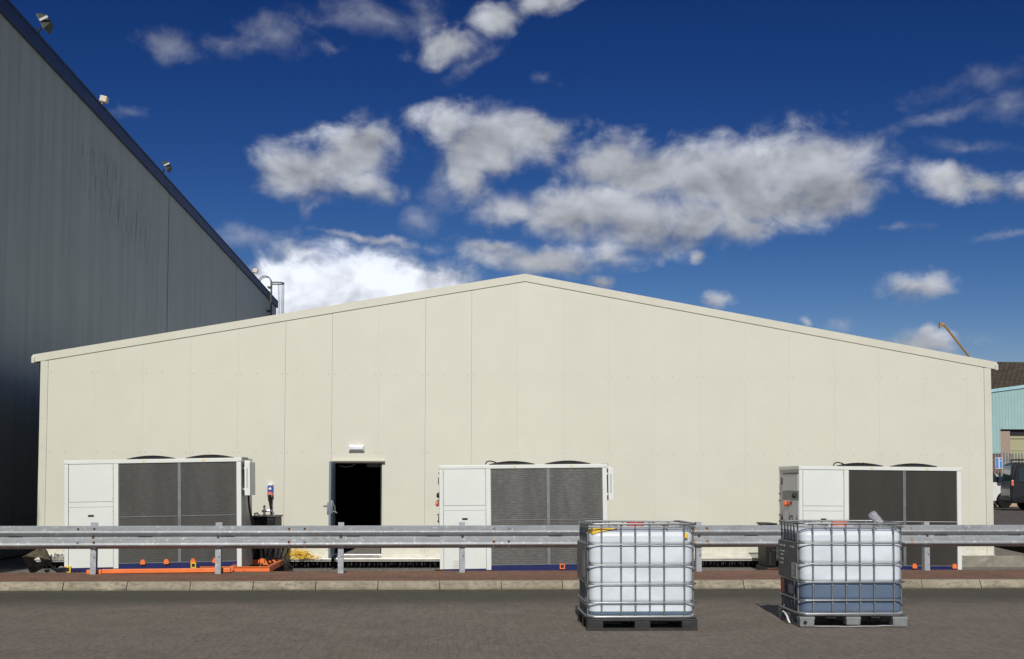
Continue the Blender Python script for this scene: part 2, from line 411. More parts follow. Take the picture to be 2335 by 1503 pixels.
def brick_fn(n, t, c, bs):
    br = n.n('ShaderNodeTexBrick'); n.link(t, br.inputs['Vector'])
    br.inputs['Scale'].default_value = 1.0; br.inputs['Brick Width'].default_value = .215; br.inputs['Row Height'].default_value = .105
    br.inputs['Mortar Size'].default_value = .007; br.inputs['Mortar Smooth'].default_value = .5
    br.inputs['Color1'].default_value = (.31, .165, .11, 1); br.inputs['Color2'].default_value = (.225, .130, .092, 1); br.inputs['Mortar'].default_value = (.13, .10, .075, 1)
    d, _ = n.noise(n.map(t, scale=(1, .4, 1)), 3.2, 6, .75); f, _ = n.noise(n.map(t, scale=(1, .3, 1)), 22, 5, .75)
    c = n.mix(.85, c, br.outputs['Color'])
    c = n.mix(n.math('MULTIPLY', n.smooth(d, .45, .62), .55), c, (.13, .10, .075, 1))
    return n.mix(n.math('MULTIPLY', n.smooth(f, .5, .68), .5), c, (.40, .26, .20, 1))
M_VERGE = mat('red_brick_paviours', (.22, .10, .07), .85, fn=brick_fn, bump=.4, spec=.2)
def kerb_fn(n, t, c, bs):
    s = n.n('ShaderNodeSeparateXYZ'); n.link(t, s.inputs[0])
    a, _ = n.noise(n.map(t, scale=(1, 1, 2)), 3.2, 6, .7); f, _ = n.noise(t, 26, 5, .75)
    h = n.math('ADD', s.outputs[2], n.math('MULTIPLY', n.math('SUBTRACT', a, .5), .20))
    c = n.mix(n.math('MULTIPLY', n.smooth(h, .055, -.02), .85), c, (.085, .082, .052, 1))
    f2_, _ = n.noise(n.map(t, scale=(1, 1, 2)), 9, 5, .7)
    c = n.mix(n.math('MULTIPLY', n.smooth(f2_, .46, .60), .7), c, (.165, .145, .10, 1))
    c = n.mix(n.math('MULTIPLY', n.smooth(s.outputs[2], .112, .124), .5), c, (.50, .46, .36, 1))
    c = n.mix(n.math('MULTIPLY', n.smooth(f, .5, .75), .5), c, (.24, .21, .155, 1))
    wn = n.n('ShaderNodeTexWhiteNoise', noise_dimensions='1D'); n.put(wn.inputs['W'], n.math('FLOOR', n.math('DIVIDE', n.math('SUBTRACT', s.outputs[0], -6.42), .918)))
    return n.mix(n.math('MULTIPLY', wn.outputs[0], .40), c, (.30, .265, .205, 1))
M_KERB = mat('concrete_kerb', (.35, .31, .232), .85, var=.22, scale=3, fn=kerb_fn, bump=.3, spec=.2)
def conc_fn(n, t, c, bs):
    a, _ = n.noise(t, 2.3, 6, .7); b, _ = n.noise(n.map(t, scale=(1, 1, 2.5)), 5, 5, .65)
    c = n.mix(n.math('MULTIPLY', n.smooth(a, .45, .7), .6), c, (.17, .155, .12, 1))
    return n.mix(n.math('MULTIPLY', n.smooth(b, .56, .68), .6), c, (.44, .40, .34, 1))
M_CONC = mat('stained_concrete', (.27, .255, .21), .9, var=.12, scale=4, fn=conc_fn, bump=.4, spec=.2)
def moss_fn(n, t, c, bs):
    a, _ = n.noise(t, 9, 6, .75)
    return n.mix(n.smooth(a, .42, .7), c, (.10, .085, .05, 1))
M_MOSS = mat('mossy_dark_concrete', (.035, .030, .018), .95, var=.3, fn=moss_fn, bump=.5, spec=.1)
def grav_fn(n, t, c, bs):
    v = n.n('ShaderNodeTexVoronoi'); n.link(t, v.inputs[0]); v.inputs['Scale'].default_value = 28
    return n.mix(v.outputs['Color'], (.10, .095, .085, 1), (.30, .29, .27, 1))
M_GRAVEL = mat('grey_gravel', (.2, .19, .18), .95, fn=grav_fn, bump=.8, bscale=28, spec=.1)
M_TARM = mat('rear_tarmac', (.135, .118, .108), .9, var=.12, scale=2, bump=.3, spec=.2)
def clad_fn(n, t, c, bs):
    s = n.n('ShaderNodeSeparateXYZ'); n.link(t, s.inputs[0])
    st, _ = n.noise(n.map(t, scale=(1, 1, .035)), 2.2, 5, .6)
    st2, _ = n.noise(n.map(t, scale=(1, 1, .14)), 6.0, 6, .75)
    c = n.mix(n.math('MULTIPLY', n.smooth(st, .40, .64), .36), c, (.27, .31, .265, 1))
    # green-black algae streaks in one diagonal patch below the verge
    dy = n.math('SUBTRACT', s.outputs[1], 39.5); dz = n.math('ADD', n.math('SUBTRACT', s.outputs[2], 10.4), n.math('MULTIPLY', dy, .07))
    r2 = n.math('ADD', n.math('POWER', n.math('DIVIDE', n.math('ABSOLUTE', dy), 5.5), 2), n.math('POWER', n.math('DIVIDE', n.math('ABSOLUTE', dz), 1.3), 2))
    patch = n.smooth(r2, 1.2, .25)
    c = n.mix(n.math('MULTIPLY', n.math('MULTIPLY', patch, n.smooth(st2, .50, .62)), .62), c, (.06, .075, .05, 1))
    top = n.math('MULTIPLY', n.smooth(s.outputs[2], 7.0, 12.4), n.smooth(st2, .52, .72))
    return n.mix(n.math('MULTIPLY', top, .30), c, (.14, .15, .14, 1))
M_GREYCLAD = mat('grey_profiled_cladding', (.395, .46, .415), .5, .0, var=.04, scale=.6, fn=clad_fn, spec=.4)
M_BLUETRIM = mat('blue_verge_trim', (.006, .030, .11), .5, var=.1, scale=2)
M_TURQ = mat('turquoise_cladding', (.33, .50, .50), .55, var=.05, scale=1)
def tile_fn(n, t, c, bs):
    br = n.n('ShaderNodeTexBrick'); n.link(n.map(t, rot=(0, 0, 0)), br.inputs['Vector']); br.inputs['Scale'].default_value = 1
    br.inputs['Brick Width'].default_value = .5; br.inputs['Row Height'].default_value = .42; br.inputs['Mortar Size'].default_value = .05
    br.inputs['Color1'].default_value = (.060, .046, .032, 1); br.inputs['Color2'].default_value = (.10, .078, .05, 1); br.inputs['Mortar'].default_value = (.022, .018, .014, 1)
    a, _ = n.noise(t, .9, 6, .7)
    return n.mix(n.math('MULTIPLY', n.smooth(a, .5, .75), .6), br.outputs['Color'], (.16, .145, .085, 1))
M_TILE = mat('mossy_roof_tiles', (.08, .06, .04), .9, fn=tile_fn, bump=.5, bscale=4)
M_BRICKW = mat('red_brick_wall', (.22, .08, .05), .9, var=.2)
M_SHUT = mat('olive_cream_shutter', (.40, .39, .24), .6, var=.05)
M_PILLAR = mat('brown_jamb', (.36, .28, .23), .8)
M_VANBLK = mat('black_vehicle_paint', (.007, .008, .011), .3, .0, var=.1, coat=.15, spec=.3)
M_VANWHT = mat('white_vehicle_paint', (.74, .75, .72), .3, var=.02, coat=.5)
M_GLASS = mat('tinted_glass', (.02, .035, .03), .08, 0, spec=.8)
M_CHROME = mat('polished_metal', (.75, .75, .76), .12, 1.0)
M_CRANE = mat('yellow_orange_boom_paint', (.42, .23, .07), .45, var=.1)
M_BLOCK = mat('grey_brown_concrete_block', (.125, .110, .080), .95, var=.3, scale=14, bump=.8, bscale=90, spec=.1)
M_FILM = mat('white_polythene', (.70, .70, .69), .35, var=.08, scale=14)
M_RUBBLE = mat('pale_rubble', (.42, .40, .33), .95, var=.25, scale=20, bump=.6)
M_LAV = mat('pale_grey_pipe', (.36, .36, .42), .5)
M_FLOOR = mat('grey_ply_floor', (.30, .29, .27), .7, var=.15, scale=2)
M_DOORG = mat('grey_blue_door', (.17, .22, .27), .45, var=.05)
def plastic_mat(name, col, tr=.0, rough=.32):
    m = bpy.data.materials.new(name); m.use_nodes = True; n = NG(m.node_tree); bs = m.node_tree.nodes['Principled BSDF']
    t = n.n('ShaderNodeTexCoord').outputs['Object']; f, _ = n.noise(n.map(t, scale=(1, 1, 1.5)), 2.6, 6, .65)
    c = n.mix(n.smooth(f, .35, .68), tuple(q * .86 for q in col) + (1,), tuple(col) + (1,))
    f3, _ = n.noise(n.map(t, loc=(3, 1, 2)), 5.5, 5, .7); c = n.mix(n.math('MULTIPLY', n.smooth(f3, .60, .74), .22), c, tuple(q * .6 for q in col) + (1,))
    n.put(bs.inputs['Base Color'], c); bs.inputs['Roughness'].default_value = rough
    bs.inputs['Subsurface Weight'].default_value = .25; bs.inputs['Subsurface Radius'].default_value = (.05, .05, .05); bs.inputs['Subsurface Scale'].default_value = .6
    return m
M_HDPE = plastic_mat('milky_polyethylene', (.735, .80, .86))
M_LIQ = plastic_mat('milky_polyethylene_over_blue_liquid', (.125, .18, .27))
M_LIQ2 = plastic_mat('milky_polyethylene_over_pale_liquid', (.13, .20, .29))

# ================================================================== the ground, road, kerb
mb = MB(); mb.box(-400, 400, 20.66, 900, -.6, -.24); mb.box(-400, 400, -60, 20.66, -.6, -.24)
struct(mb.build('ground', M_GRAVEL))
mb = MB(); mb.box(-60, 60, -40, 18.16, -.236, 0.0); struct(mb.build('road', M_ROAD))
mb = MB(); mb.box(-60, 60, 18.16, 18.40, -.236, .004); struct(mb.build('gutter_channel', mat('silty_channel', (.105, .10, .072), .9, var=.3, scale=9, bump=.4, spec=.2)))
mb = MB(); x = -6.42 - .918 * 14
for i in range(40):                                                     # kerb stones, battered face, open joints
    j = rnd.uniform(-.004, .004); h = .125 + rnd.uniform(-.003, .003)
    mb.prism([(18.40 + j, -.2), (18.415 + j, .02), (18.47 + j, h - .015), (18.49 + j, h), (18.61, h), (18.61, -.2)], x + .006, x + .918 - .006)
    x += .918
struct(mb.build('kerb', M_KERB, smooth=20))
mb = MB(); mb.box(-60, 60, 18.52, 18.6, -.2, .09); struct(mb.build('kerb_joint_bedding', mat('dark_mortar', (.05, .045, .035), .95)))
mb = MB(); mb.prism([(-60, 18.61), (60, 18.61), (60, 20.66), (0, 20.64), (-3, 20.58), (-6, 20.40), (-60, 18.9)], -.236, .125, 'z'); struct(mb.build('brick_verge', M_VERGE))
# loose stones at the back edge of the verge
mb = MB()
for i in range(300):
    x = rnd.uniform(-9, 12.6); y = 20.70 + abs(rnd.gauss(0, .15)) - (.22 if x < -5 else 0); r = rnd.uniform(.008, .026)
    mb.lathe([(r * .5, -r * .6), (r, 0), (r * .55, r * .6)], 5, T(x, y, .065 + rnd.uniform(-.01, .045)) @ RZ(rnd.uniform(0, 90)) @ RX(rnd.uniform(-30, 30)))
mb.box(-60, 60, 20.665, 21.15, -.2, .06); mb.box(-60, -3, 20.3, 20.664, -.2, .075)
o = mb.build('gravel_edge', M_GRAVEL); o['kind'] = 'stuff'; o['label'] = 'loose grey gravel behind the red brick verge'; o['category'] = 'gravel'

# ================================================================== cream building
B = thing('cream_building', 'long low cream panelled building with shallow gabled roof and one open door', 'building', (0, 26.7, 0))
XL, XR, ZE, ZA, XA = -8.53, 12.285, 4.20, 6.04, 1.84
def roofz(x): return ZE + (ZA - ZE) * ((x - XL) / (XA - XL) if x < XA else (XR - x) / (XR - XA))
DX0, DX1, DZ = -2.30, -1.25, 2.06
seams = [XL + .16] + [.678 + 1.0065 * k for k in range(-8, 12) if XL + .3 < .678 + 1.0065 * k < XR - .3] + [XR - .16]
mb = MB()
def panel(a, b, z0, z1a, z1b): mb.prism([(a, z0), (b, z0), (b, z1b), (a, z1a)], 0, .08, 'y')
gaps = {}
for i in range(len(seams) - 1):
    a, b = seams[i], seams[i + 1]; gp = .0035 if i in (5, 8) else rnd.uniform(.0003, .0009)
    a += gp; b -= gp; z0 = .055
    cuts = [a] + ([XA] if a < XA < b else []) + [b]
    for p, q in zip(cuts[:-1], cuts[1:]):
        if q <= DX0 or p >= DX1: panel(p, q, z0, roofz(p) - .02, roofz(q) - .02)
        else:
            if p < DX0: panel(p, DX0, z0, roofz(p) - .02, roofz(DX0) - .02)
            if q > DX1: panel(DX1, q, z0, roofz(DX1) - .02, roofz(q) - .02)
            l, r_ = max(p, DX0), min(q, DX1); panel(l, r_, DZ, roofz(l) - .02, roofz(r_) - .02)
fw = mb.build('front_wall', M_CREAM, B)
mb = MB()
for (a, b, z0) in ((XL + .05, DX0 - .01, .06), (DX1 + .01, XR - .05, .06), (DX0 - .01, DX1 + .01, DZ + .01)):
    cuts = [a] + ([XA] if a < XA < b else []) + [b]
    for p, q in zip(cuts[:-1], cuts[1:]): mb.prism([(p, z0), (q, z0), (q, roofz(q) - .06), (p, roofz(p) - .06)], .083, .12, 'y')
mb.build('wall_backing', M_SEAM, B)
mb = MB()                                                               # screw heads in rows
for z in (3.93, 2.23, .14):
    for i in range(len(seams) - 1):
        for x in (seams[i] + .06, seams[i] + .40, seams[i + 1] - .07):
            if DX0 - .1 < x < DX1 + .1 and z < 1: continue
            mb.lathe([(.009, 0), (.009, .006), (.004, .009)], 6, T(x + rnd.uniform(-.01, .01), 0, z + rnd.uniform(-.004, .004)) @ RX(90))
ms_ = mat('screw_grey', (.30, .29, .25), .5); sc_ = mb.build('fixing_screws', ms_, B)
bq = bmesh.new(); bq.from_mesh(fw.data); n0 = len(bq.faces); bq.from_mesh(sc_.data); bq.faces.ensure_lookup_table()
for f_ in bq.faces[n0:]: f_.material_index = 1
bq.to_mesh(fw.data); bq.free(); fw.data.materials.append(ms_); bpy.data.objects.remove(sc_)
mb = MB()                                                               # corner flashings
mb.box(XL, XL + .157, -.012, .09, .02, ZE - .02 + .0); mb.box(XR - .157, XR, -.012, .09, .02, ZE - .02)
for z in (2.95,): mb.box(XL - .003, XL + .16, -.016, -.0125, z, z + .004); mb.box(XR - .16, XR + .003, -.016, -.0125, z, z + .004)
mb.build('corner_flashing', M_TRIM, B, split=True)
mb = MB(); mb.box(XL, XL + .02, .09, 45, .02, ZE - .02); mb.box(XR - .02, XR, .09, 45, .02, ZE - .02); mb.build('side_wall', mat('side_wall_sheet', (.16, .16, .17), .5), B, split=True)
mb = MB()                                                               # barge boards along both slopes
sl = (ZA - ZE) / (XA - XL); sr = (ZA - ZE) / (XR - XA); xo, xr = XL - .17, XR + .14
zl, zr = ZE - .17 * sl, ZE - .14 * sr; h0, h1 = .135, -.03
mb.prism([(xo, zl + h1), (XA, ZA + h1), (XA, ZA + h0), (xo, zl + h0)], -.022, .04, 'y')
mb.prism([(XA, ZA + h1), (xr, zr + h1), (xr, zr + h0), (XA, ZA + h0)], -.022, .04, 'y')
mb.box(xo - .02, xo + .05, -.055, .05, zl - .05, zl + .10, bev=.02); mb.box(xr - .05, xr + .02, -.055, .05, zr - .05, zr + .09, bev=.02)
for k in range(1, 8):
    x = XL + (XA - XL) * k / 8; mb.box(x, x + .004, -.024, -.022, roofz(x) + h1, roofz(x) + h0)
    x = XA + (XR - XA) * k / 8; mb.box(x, x + .004, -.024, -.022, roofz(x) + h1, roofz(x) + h0)
mb.build('barge_board', M_TRIM, B)
mb = MB()
for (a, b, za, zb) in ((xo, XA, zl, ZA), (XA, xr, ZA, zr)):
    mb.poly([(a, .04, za + .10), (b, .04, zb + .10), (b, 45, zb + .10), (a, 45, za + .10), (a, .04, za - .005), (b, .04, zb - .005), (b, 45, zb - .005), (a, 45, za - .005)], [(0, 1, 2, 3), (7, 6, 5, 4), (0, 4, 5, 1), (3, 2, 6, 7), (0, 3, 7, 4), (1, 5, 6, 2)])
mb.build('roof', mat('pale_roof_membrane', (.62, .62, .57), .6, var=.05), B)
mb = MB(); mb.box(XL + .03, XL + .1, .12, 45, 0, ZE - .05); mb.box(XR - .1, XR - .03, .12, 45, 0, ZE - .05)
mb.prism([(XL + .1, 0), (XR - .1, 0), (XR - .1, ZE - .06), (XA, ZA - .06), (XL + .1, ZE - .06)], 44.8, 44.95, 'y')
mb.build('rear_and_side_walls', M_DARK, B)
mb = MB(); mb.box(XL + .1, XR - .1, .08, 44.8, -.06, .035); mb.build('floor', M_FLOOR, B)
mb = MB()                                                               # silver base flashing and rails
for (a, b) in ((XL + .02, DX0 - .0), (DX0 + .06, XR - .02)):
    mb.prism([(.0, .054), (-.05, .045), (-.24, -.015), (-.26, -.02), (-.26, -.032), (.075, -.032), (.075, .054)], a, b)
    mb.box(a, b, -.30, -.262, -.055, -.02); mb.box(a, b, -.275, -.262, -.088, -.062)
mb.build('base_flashing', mat('base_flashing_sheet', (.80, .78, .72), .3, .45, var=.12, scale=5), B, bev=.003)
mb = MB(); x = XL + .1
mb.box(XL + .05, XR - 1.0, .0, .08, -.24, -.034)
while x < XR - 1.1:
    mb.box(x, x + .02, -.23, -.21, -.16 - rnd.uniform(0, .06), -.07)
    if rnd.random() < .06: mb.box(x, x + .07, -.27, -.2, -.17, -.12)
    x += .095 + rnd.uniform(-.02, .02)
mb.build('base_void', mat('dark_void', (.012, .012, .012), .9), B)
mb = MB(); x = XL + .13
while x < XR - 1.1:
    mb.tube([(x, -.24, -.095), (x + rnd.uniform(-.01, .01), -.236, -.13), (x + rnd.uniform(-.015, .015), -.238, -.15 - rnd.uniform(0, .04))], .0035, 4)
    x += .215 + rnd.uniform(-.06, .06)
mb.build('base_clip', M_STEELM, B, split=True)
# door frame, open leaf
mb = MB(); mb.box(DX0, DX0 + .045, -.015, .10, .035, DZ); mb.build('door_frame', M_DOORG, B)
MB().box(DX1 - .03, DX1, -.005, .10, .035, DZ).build('door_frame', M_BLACK, B)
mb = MB(); mb.box(DX0 - .03, DX1 + .06, -.07, -.001, DZ - .012, DZ + .014); mb.build('door_head_drip', M_TRIM, B); MB().box(DX0 - .02, DX1 + .06, -.06, -.001, DZ - .05, DZ - .0125).build('door_head', mat('dark_brown_head', (.07, .065, .05), .6), B)
mb = MB(); mb.box(DX0 + .02, DX1, -.03, .1, .036, .062); mb.build('door_threshold', M_ALU, B)
mb = MB(); mb.box(DX1 - .001, DX1 + .055, -.008, .0, .06, DZ - .04); mb.build('door_edge_trim', M_TRIM, B)
leaf = MB().box(DX0 + .0, DX0 + .045, -.99, -.04, .02, DZ - .03).build('door_leaf', M_DOORG, B, bev=.004)
mb = MB(); mb.box(DX0 - .035, DX0 - .0, -.985, -.9, .92, 1.18, bev=.006); mb.box(DX0 + .045, DX0 + .08, -.98, -.88, .95, 1.22, bev=.006)
mb.tube([(DX0 - .03, -.95, 1.10), (DX0 - .11, -.95, 1.10)], .022, 10); mb.tube([(DX0 + .07, -.93, 1.0), (DX0 + .15, -.93, .97), (DX0 + .16, -.82, .95)], .014, 8)
mb.tube([(DX0 + .07, -.93, 1.2), (DX0 + .12, -.93, 1.08), (DX0 + .13, -.93, .98)], .012, 8)
mb.build('door_handle', M_STEELM, leaf, smooth=True)
mb = MB(); mb.tube([(DX0 + .1, .3, DZ - .10), (DX0 + .25, .3, DZ - .13), (DX0 + .38, .3, DZ - .11), (DX0 + .45, .3, DZ - .06)], .008, 6); mb.build('loose_cable', M_GREYP, B)
mb = MB(); mb.box(DX1 - .35, DX1 - .05, .3, .5, DZ - .13, DZ - .0); mb.build('door_closer', M_DGREY, B)
# side downpipe behind the left corner
mb = MB(); mb.tube([(XL - .06, .35, -.2), (XL - .06, .35, 4.02)], .045, 12); mb.box(XL - .12, XL - .0, .28, .42, 3.9, 4.12)
mb.tube([(XL - .06, .31, 2.9), (XL - .06, .30, 2.9)], .02, 8); mb.build('downpipe', M_LAV, B, smooth=True)
# concrete plinth under the right end
mb = MB(); mb.prism([(11.1, -.24), (12.9, -.24), (12.9, -.02), (12.6, .012), (11.1, .012)], 26.35, 26.61, 'y'); mb.box(12.30, 12.9, 26.61, 30, -.24, .012)
tag(mb.build('concrete_plinth', M_CONC, bev=.01), 'stained concrete plinth under the right end of the cream building', 'plinth')
mb = MB(); mb.poly([(12.9, 26.35, -.03), (30, 26.35, -.06), (30, 28.0, -.06), (12.9, 34, .0), (12.9, 26.35, -.24), (30, 26.35, -.24), (30, 28, -.24), (12.9, 34, -.24)], [(0, 1, 2, 3), (4, 7, 6, 5), (0, 4, 5, 1), (1, 5, 6, 2), (2, 6, 7, 3), (3, 7, 4, 0)])
struct(mb.build('concrete_apron', M_CONC))

# wall light above the door
L_ = thing('wall_light', 'small white bulkhead light on the cream wall above the door', 'light', (-1.803, 26.62, 2.335))
MB().box(-.165, .165, .0, .08, -.062, .062, bev=.015).build('light_body', M_WHITE2, L_)
MB().box(-.15, .15, -.04, .0, -.035, .055, bev=.018).build('diffuser', mat('frosted_cover', (.78, .79, .92), .2), L_)

# ================================================================== tall grey building at the left
G = thing('grey_warehouse', 'tall grey profiled metal warehouse with blue roof edge at the left', 'building', (-10.2, 0, 0))
Y0, Y1, ZT = 9.0, 76.5, 12.75
mb = MB(); prof = []
y = Y0
while y < Y1 - .01:
    for dy, dx in ((0, 0), (.22, 0), (.245, -.002), (.305, -.002), (.33, 0)):
        if y + dy <= Y1: prof.append((dx, y + dy))
    y += .33
prof += [(0, Y1), (-.3, Y1), (-.3, Y0)]
mb.prism([(p[0], p[1]) for p in prof], -.2, ZT - .35, 'z'); mb.build('side_wall', M_GREYCLAD, G)
mb = MB(); mb.box(.001, .006, 46.25, 46.29, -.2, ZT - .35); mb.box(.001, .005, 61.5, 61.53, -.2, ZT - .35); mb.build('panel_joint', mat('dark_joint', (.07, .07, .06), .8), G, split=True)
mb = MB(); mb.box(-.32, .10, Y0, Y1 + .1, ZT - .35, ZT); mb.box(-.36, .13, Y0, Y1 + .12, ZT, ZT + .05)
mb.build('roof_trim', M_BLUETRIM, G, bev=.01)
mb = MB(); mb.prism([(-.3, ZT), (-.3, -.2), (-40, -.2), (-40, ZT), (-20, ZT + 1.5)], Y0 + .02, Y1 - .02, 'y'); mb.build('roof_and_ends', mat('grey_building_shell', (.3, .31, .32), .6), G)
# floodlights standing on the roof edge
def floodlight(name, label, loc, s, kind):
    f = thing(name, label, 'floodlight', loc, (0, 0, 0), 'lights along the grey warehouse roof edge')
    if kind == 'flood':
        MB().tube([(0, 0, 0), (0, 0, .16 * s), (.04 * s, 0, .26 * s)], .035 * s, 8).build('bracket', M_BLACK, f)
        Mh = T(.10 * s, 0, .34 * s) @ RY(62) @ RZ(0)
        h = MB(); h.poly([(-.22, -.24, 0), (.22, -.24, 0), (.22, .24, 0), (-.22, .24, 0), (-.12, -.14, .20), (.12, -.14, .20), (.12, .14, .20), (-.12, .14, .20)], [(0, 3, 2, 1), (4, 5, 6, 7), (0, 1, 5, 4), (1, 2, 6, 5), (2, 3, 7, 6), (3, 0, 4, 7)], Mh @ Matrix.Scale(s, 4))
        h.build('lamp_head', mat('lamp_housing', (.035, .045, .035), .6), f, bev=.01)
        g_ = MB(); g_.box(-.19 * s, .19 * s, -.21 * s, .21 * s, -.02 * s, -.003 * s, Mh); g_.build('lamp_glass', mat('lamp_glass', (.10, .11, .10), .3), f)
        b = MB(); b.box(-.03 * s, .03 * s, -.27 * s, -.245 * s, .0, .22 * s, Mh @ RX(0)); b.build('side_bracket', M_GREYP, f)
    else:
        MB().box(-.03 * s, .05 * s, -.05 * s, .05 * s, 0, .14 * s).build('bracket', M_GREYP, f)
        MB().box(-.05 * s, .16 * s, -.12 * s, .12 * s, .10 * s, .28 * s, RY(12), bev=.025 * s).build('lamp_head', mat('cream_plastic', (.62, .56, .42), .4), f)
    return f
floodlight('roof_floodlight', 'dark square floodlight nearest the camera on the grey warehouse roof edge', (-10.17, 31.1, ZT + .05), 1.0, 'flood')
floodlight('security_light', 'small cream light between the two dark floodlights on the grey roof edge', (-10.13, 36.65, ZT + .03), 1.0, 'box')
floodlight('roof_floodlight', 'dark floodlight farther along the grey roof edge, above the wall joint', (-10.17, 45.1, ZT + .05), .9, 'flood')
floodlight('security_light', 'tiny pale light at the far end of the grey roof edge near the ladder', (-10.13, 66.6, ZT + .03), 1.2, 'box')
# caged ladder at the far end
M_LAD = mat('weathered_ladder_steel', (.10, .11, .10), .6, .2)
A = thing('caged_ladder', 'grey metal ladder with hooped safety cage at the far end of the grey warehouse', 'ladder', (-9.98, 72.6, 0), (0, 0, 0))
mb = MB(); zt = 13.35
for dy in (-.22, .22):
    mb.tube([(.0, dy, 8.5), (0, dy, zt)] + [(-.35 + .35 * math.cos(t), dy, zt + .35 * math.sin(t)) for t in [math.pi * k / 8 for k in range(1, 9)]] + [(-.7, dy, zt - .4)], .028, 6)
mb.build('stile', M_LAD, A, split=True)
mb = MB(); z = 8.6
while z < zt: mb.tube([(0, -.22, z), (0, .22, z)], .014, 6); z += .3
mb.build('rung', M_LAD, A, split=True)
for z in (13.3, 10.6, 9.0):
    mb = MB(); mb.tube([(.0, -.33, z)] + [(.36 + .38 * math.sin(t), -.38 * math.cos(t), z) for t in [math.pi * k / 12 for k in range(13)]] + [(.0, .33, z)], .022, 6, flat=2.0); mb.build('cage_hoop', M_LAD, A)
for t in (15, 50, 90, 130, 165):
    t = R(t); x, y = .36 + .38 * math.sin(t), -.38 * math.cos(t); MB().tube([(x, y, 9.0), (x, y, 13.3)], .016, 5).build('cage_bar', M_LAD, A)
mb = MB()
for z in (11.6, 13.0): mb.box(-.2, 0, -.26, -.2, z, z + .08); mb.box(-.2, 0, .2, .26, z, z + .08)
mb.box(-.15, .1, -.35, .35, 10.6, 11.3); mb.build('wall_bracket', M_BLACK, A)

# ================================================================== crash barrier
GR = thing('crash_barrier', 'long galvanised steel crash barrier with W shaped beams on short posts along the verge', 'crash barrier', (0, 20.228, .125), (0, 0, 2.06))
rust_x = (-2.42, -2.18, .90, 4.22, 4.45, 7.95)
def beam_fn(n, t, c, bs):
    c = galv_fn(n, t, c, bs); s = n.n('ShaderNodeSeparateXYZ'); n.link(t, s.inputs[0]); nz, _ = n.noise(n.map(t, scale=(1, 1, .3)), 38, 4, .6)
    msk = None
    for rx in rust_x:
        d = n.math('ABSOLUTE', n.math('SUBTRACT', s.outputs[0], rx)); q = n.smooth(d, .026, .004)
        msk = q if msk is None else n.math('MAXIMUM', msk, q)
    zz = n.math('MAXIMUM', n.math('MULTIPLY', n.smooth(s.outputs[2], .66, .70), n.smooth(s.outputs[2], .745, .735)), n.math('MULTIPLY', n.smooth(s.outputs[2], .44, .48), n.smooth(s.outputs[2], .545, .535)))
    c = n.mix(n.math('MULTIPLY', n.math('MULTIPLY', msk, zz), n.smooth(nz, .3, .6)), c, (.36, .20, .09, 1))
    cr, _ = n.noise(n.map(t, scale=(1, 1, 1)), 1.1, 4, .6)                                    # scraped line with a dark seam
    l = n.math('ABSOLUTE', n.math('SUBTRACT', n.math('ADD', s.outputs[0], n.math('MULTIPLY', cr, .22)), 9.0))
    return n.mix(n.math('MULTIPLY', n.smooth(l, .006, .002), .8), c, (.05, .05, .05, 1))
M_BEAM = mat('weathered_barrier_beam', (.31, .34, .365), .55, .35, var=.1, scale=4, bump=.10, bscale=40, fn=beam_fn)
BP = [(.0, .365), (.010, .352), (.070, .308), (.092, .284), (.096, .262), (.088, .246), (.014, .206), (.006, .198), (.006, .178), (.014, .166), (.070, .118), (.090, .094), (.096, .068), (.088, .050), (.012, .014), (.0, .0)]
zb = .405
xs = [-5.6 + 3.3 * k for k in range(-3, 8)]
for i in range(len(xs) - 1):
    a, b = xs[i] - .16, xs[i + 1] + .16; off = .0045 if i % 2 else 0
    front = [(-(d + .004 + off) - .06, z + zb) for d, z in BP]; back = [(-(d + off) - .06, z + zb) for d, z in BP][::-1]
    mb = MB(); mb.prism(front + back, a, b)
    bm_ = mb.build('beam', M_BEAM, GR, smooth=25)
    for s_ in (-.125, .125):
        for zz, dd in ((.315, .072), (.105, .092)):
            x = xs[i] + s_ * 1.0
            k = MB(); k.lathe([(.019, 0), (.019, .010), (.012, .016), (.004, .018)], 10, T(x, -.06 - dd - off, zz + zb) @ RX(90 + 0)); k.build('bolt', M_RUST if rnd.random() < .6 else M_STEELM, bm_)
        k = MB(); k.lathe([(.012, 0), (.012, .008), (.004, .012)], 8, T(xs[i] + s_, -.06 - .055 - off, .022 + zb) @ RX(90)); k.build('bolt', M_STEEL, bm_)
    k = MB()                                                             # slots in the valley
    for q in (.9, 2.2): k.box(xs[i] + q - .11, xs[i] + q + .11, -.0745 - off, -.0705 - off, zb + .186, zb + .193)
    k.build('slot', M_BLACK, bm_, split=True)
M_POST = mat('galvanised_post', (.36, .40, .45), .6, .3, var=.12, scale=6, bump=.08, fn=galv_fn)
for k in range(-4, 8):
    x = -5.505 + 1.952 * k + (.0 if k < 3 else .02 * (k - 2)); p = MB()
    lean = rnd.uniform(-.004, .004)
    p.prism([(x - .045, -.06), (x + .045, -.06), (x + .045, -.054), (x - .039, -.054), (x - .039, .054), (x + .045, .054), (x + .045, .06), (x - .045, .06)], 0.0, .82, 'z')
    po = p.build('post', M_POST, GR)
    h = MB(); h.lathe([(.011, 0), (.011, .004)], 8, T(x + .018, -.0602, .27) @ RX(90)); h.build('post_hole', M_BLACK, po)
    q = MB(); q.lathe([(.024, 0), (.022, .010), (.012, .016)], 10, T(x, -.071, zb + .178) @ RX(90)); q.build('post_bolt', M_RUST, po)

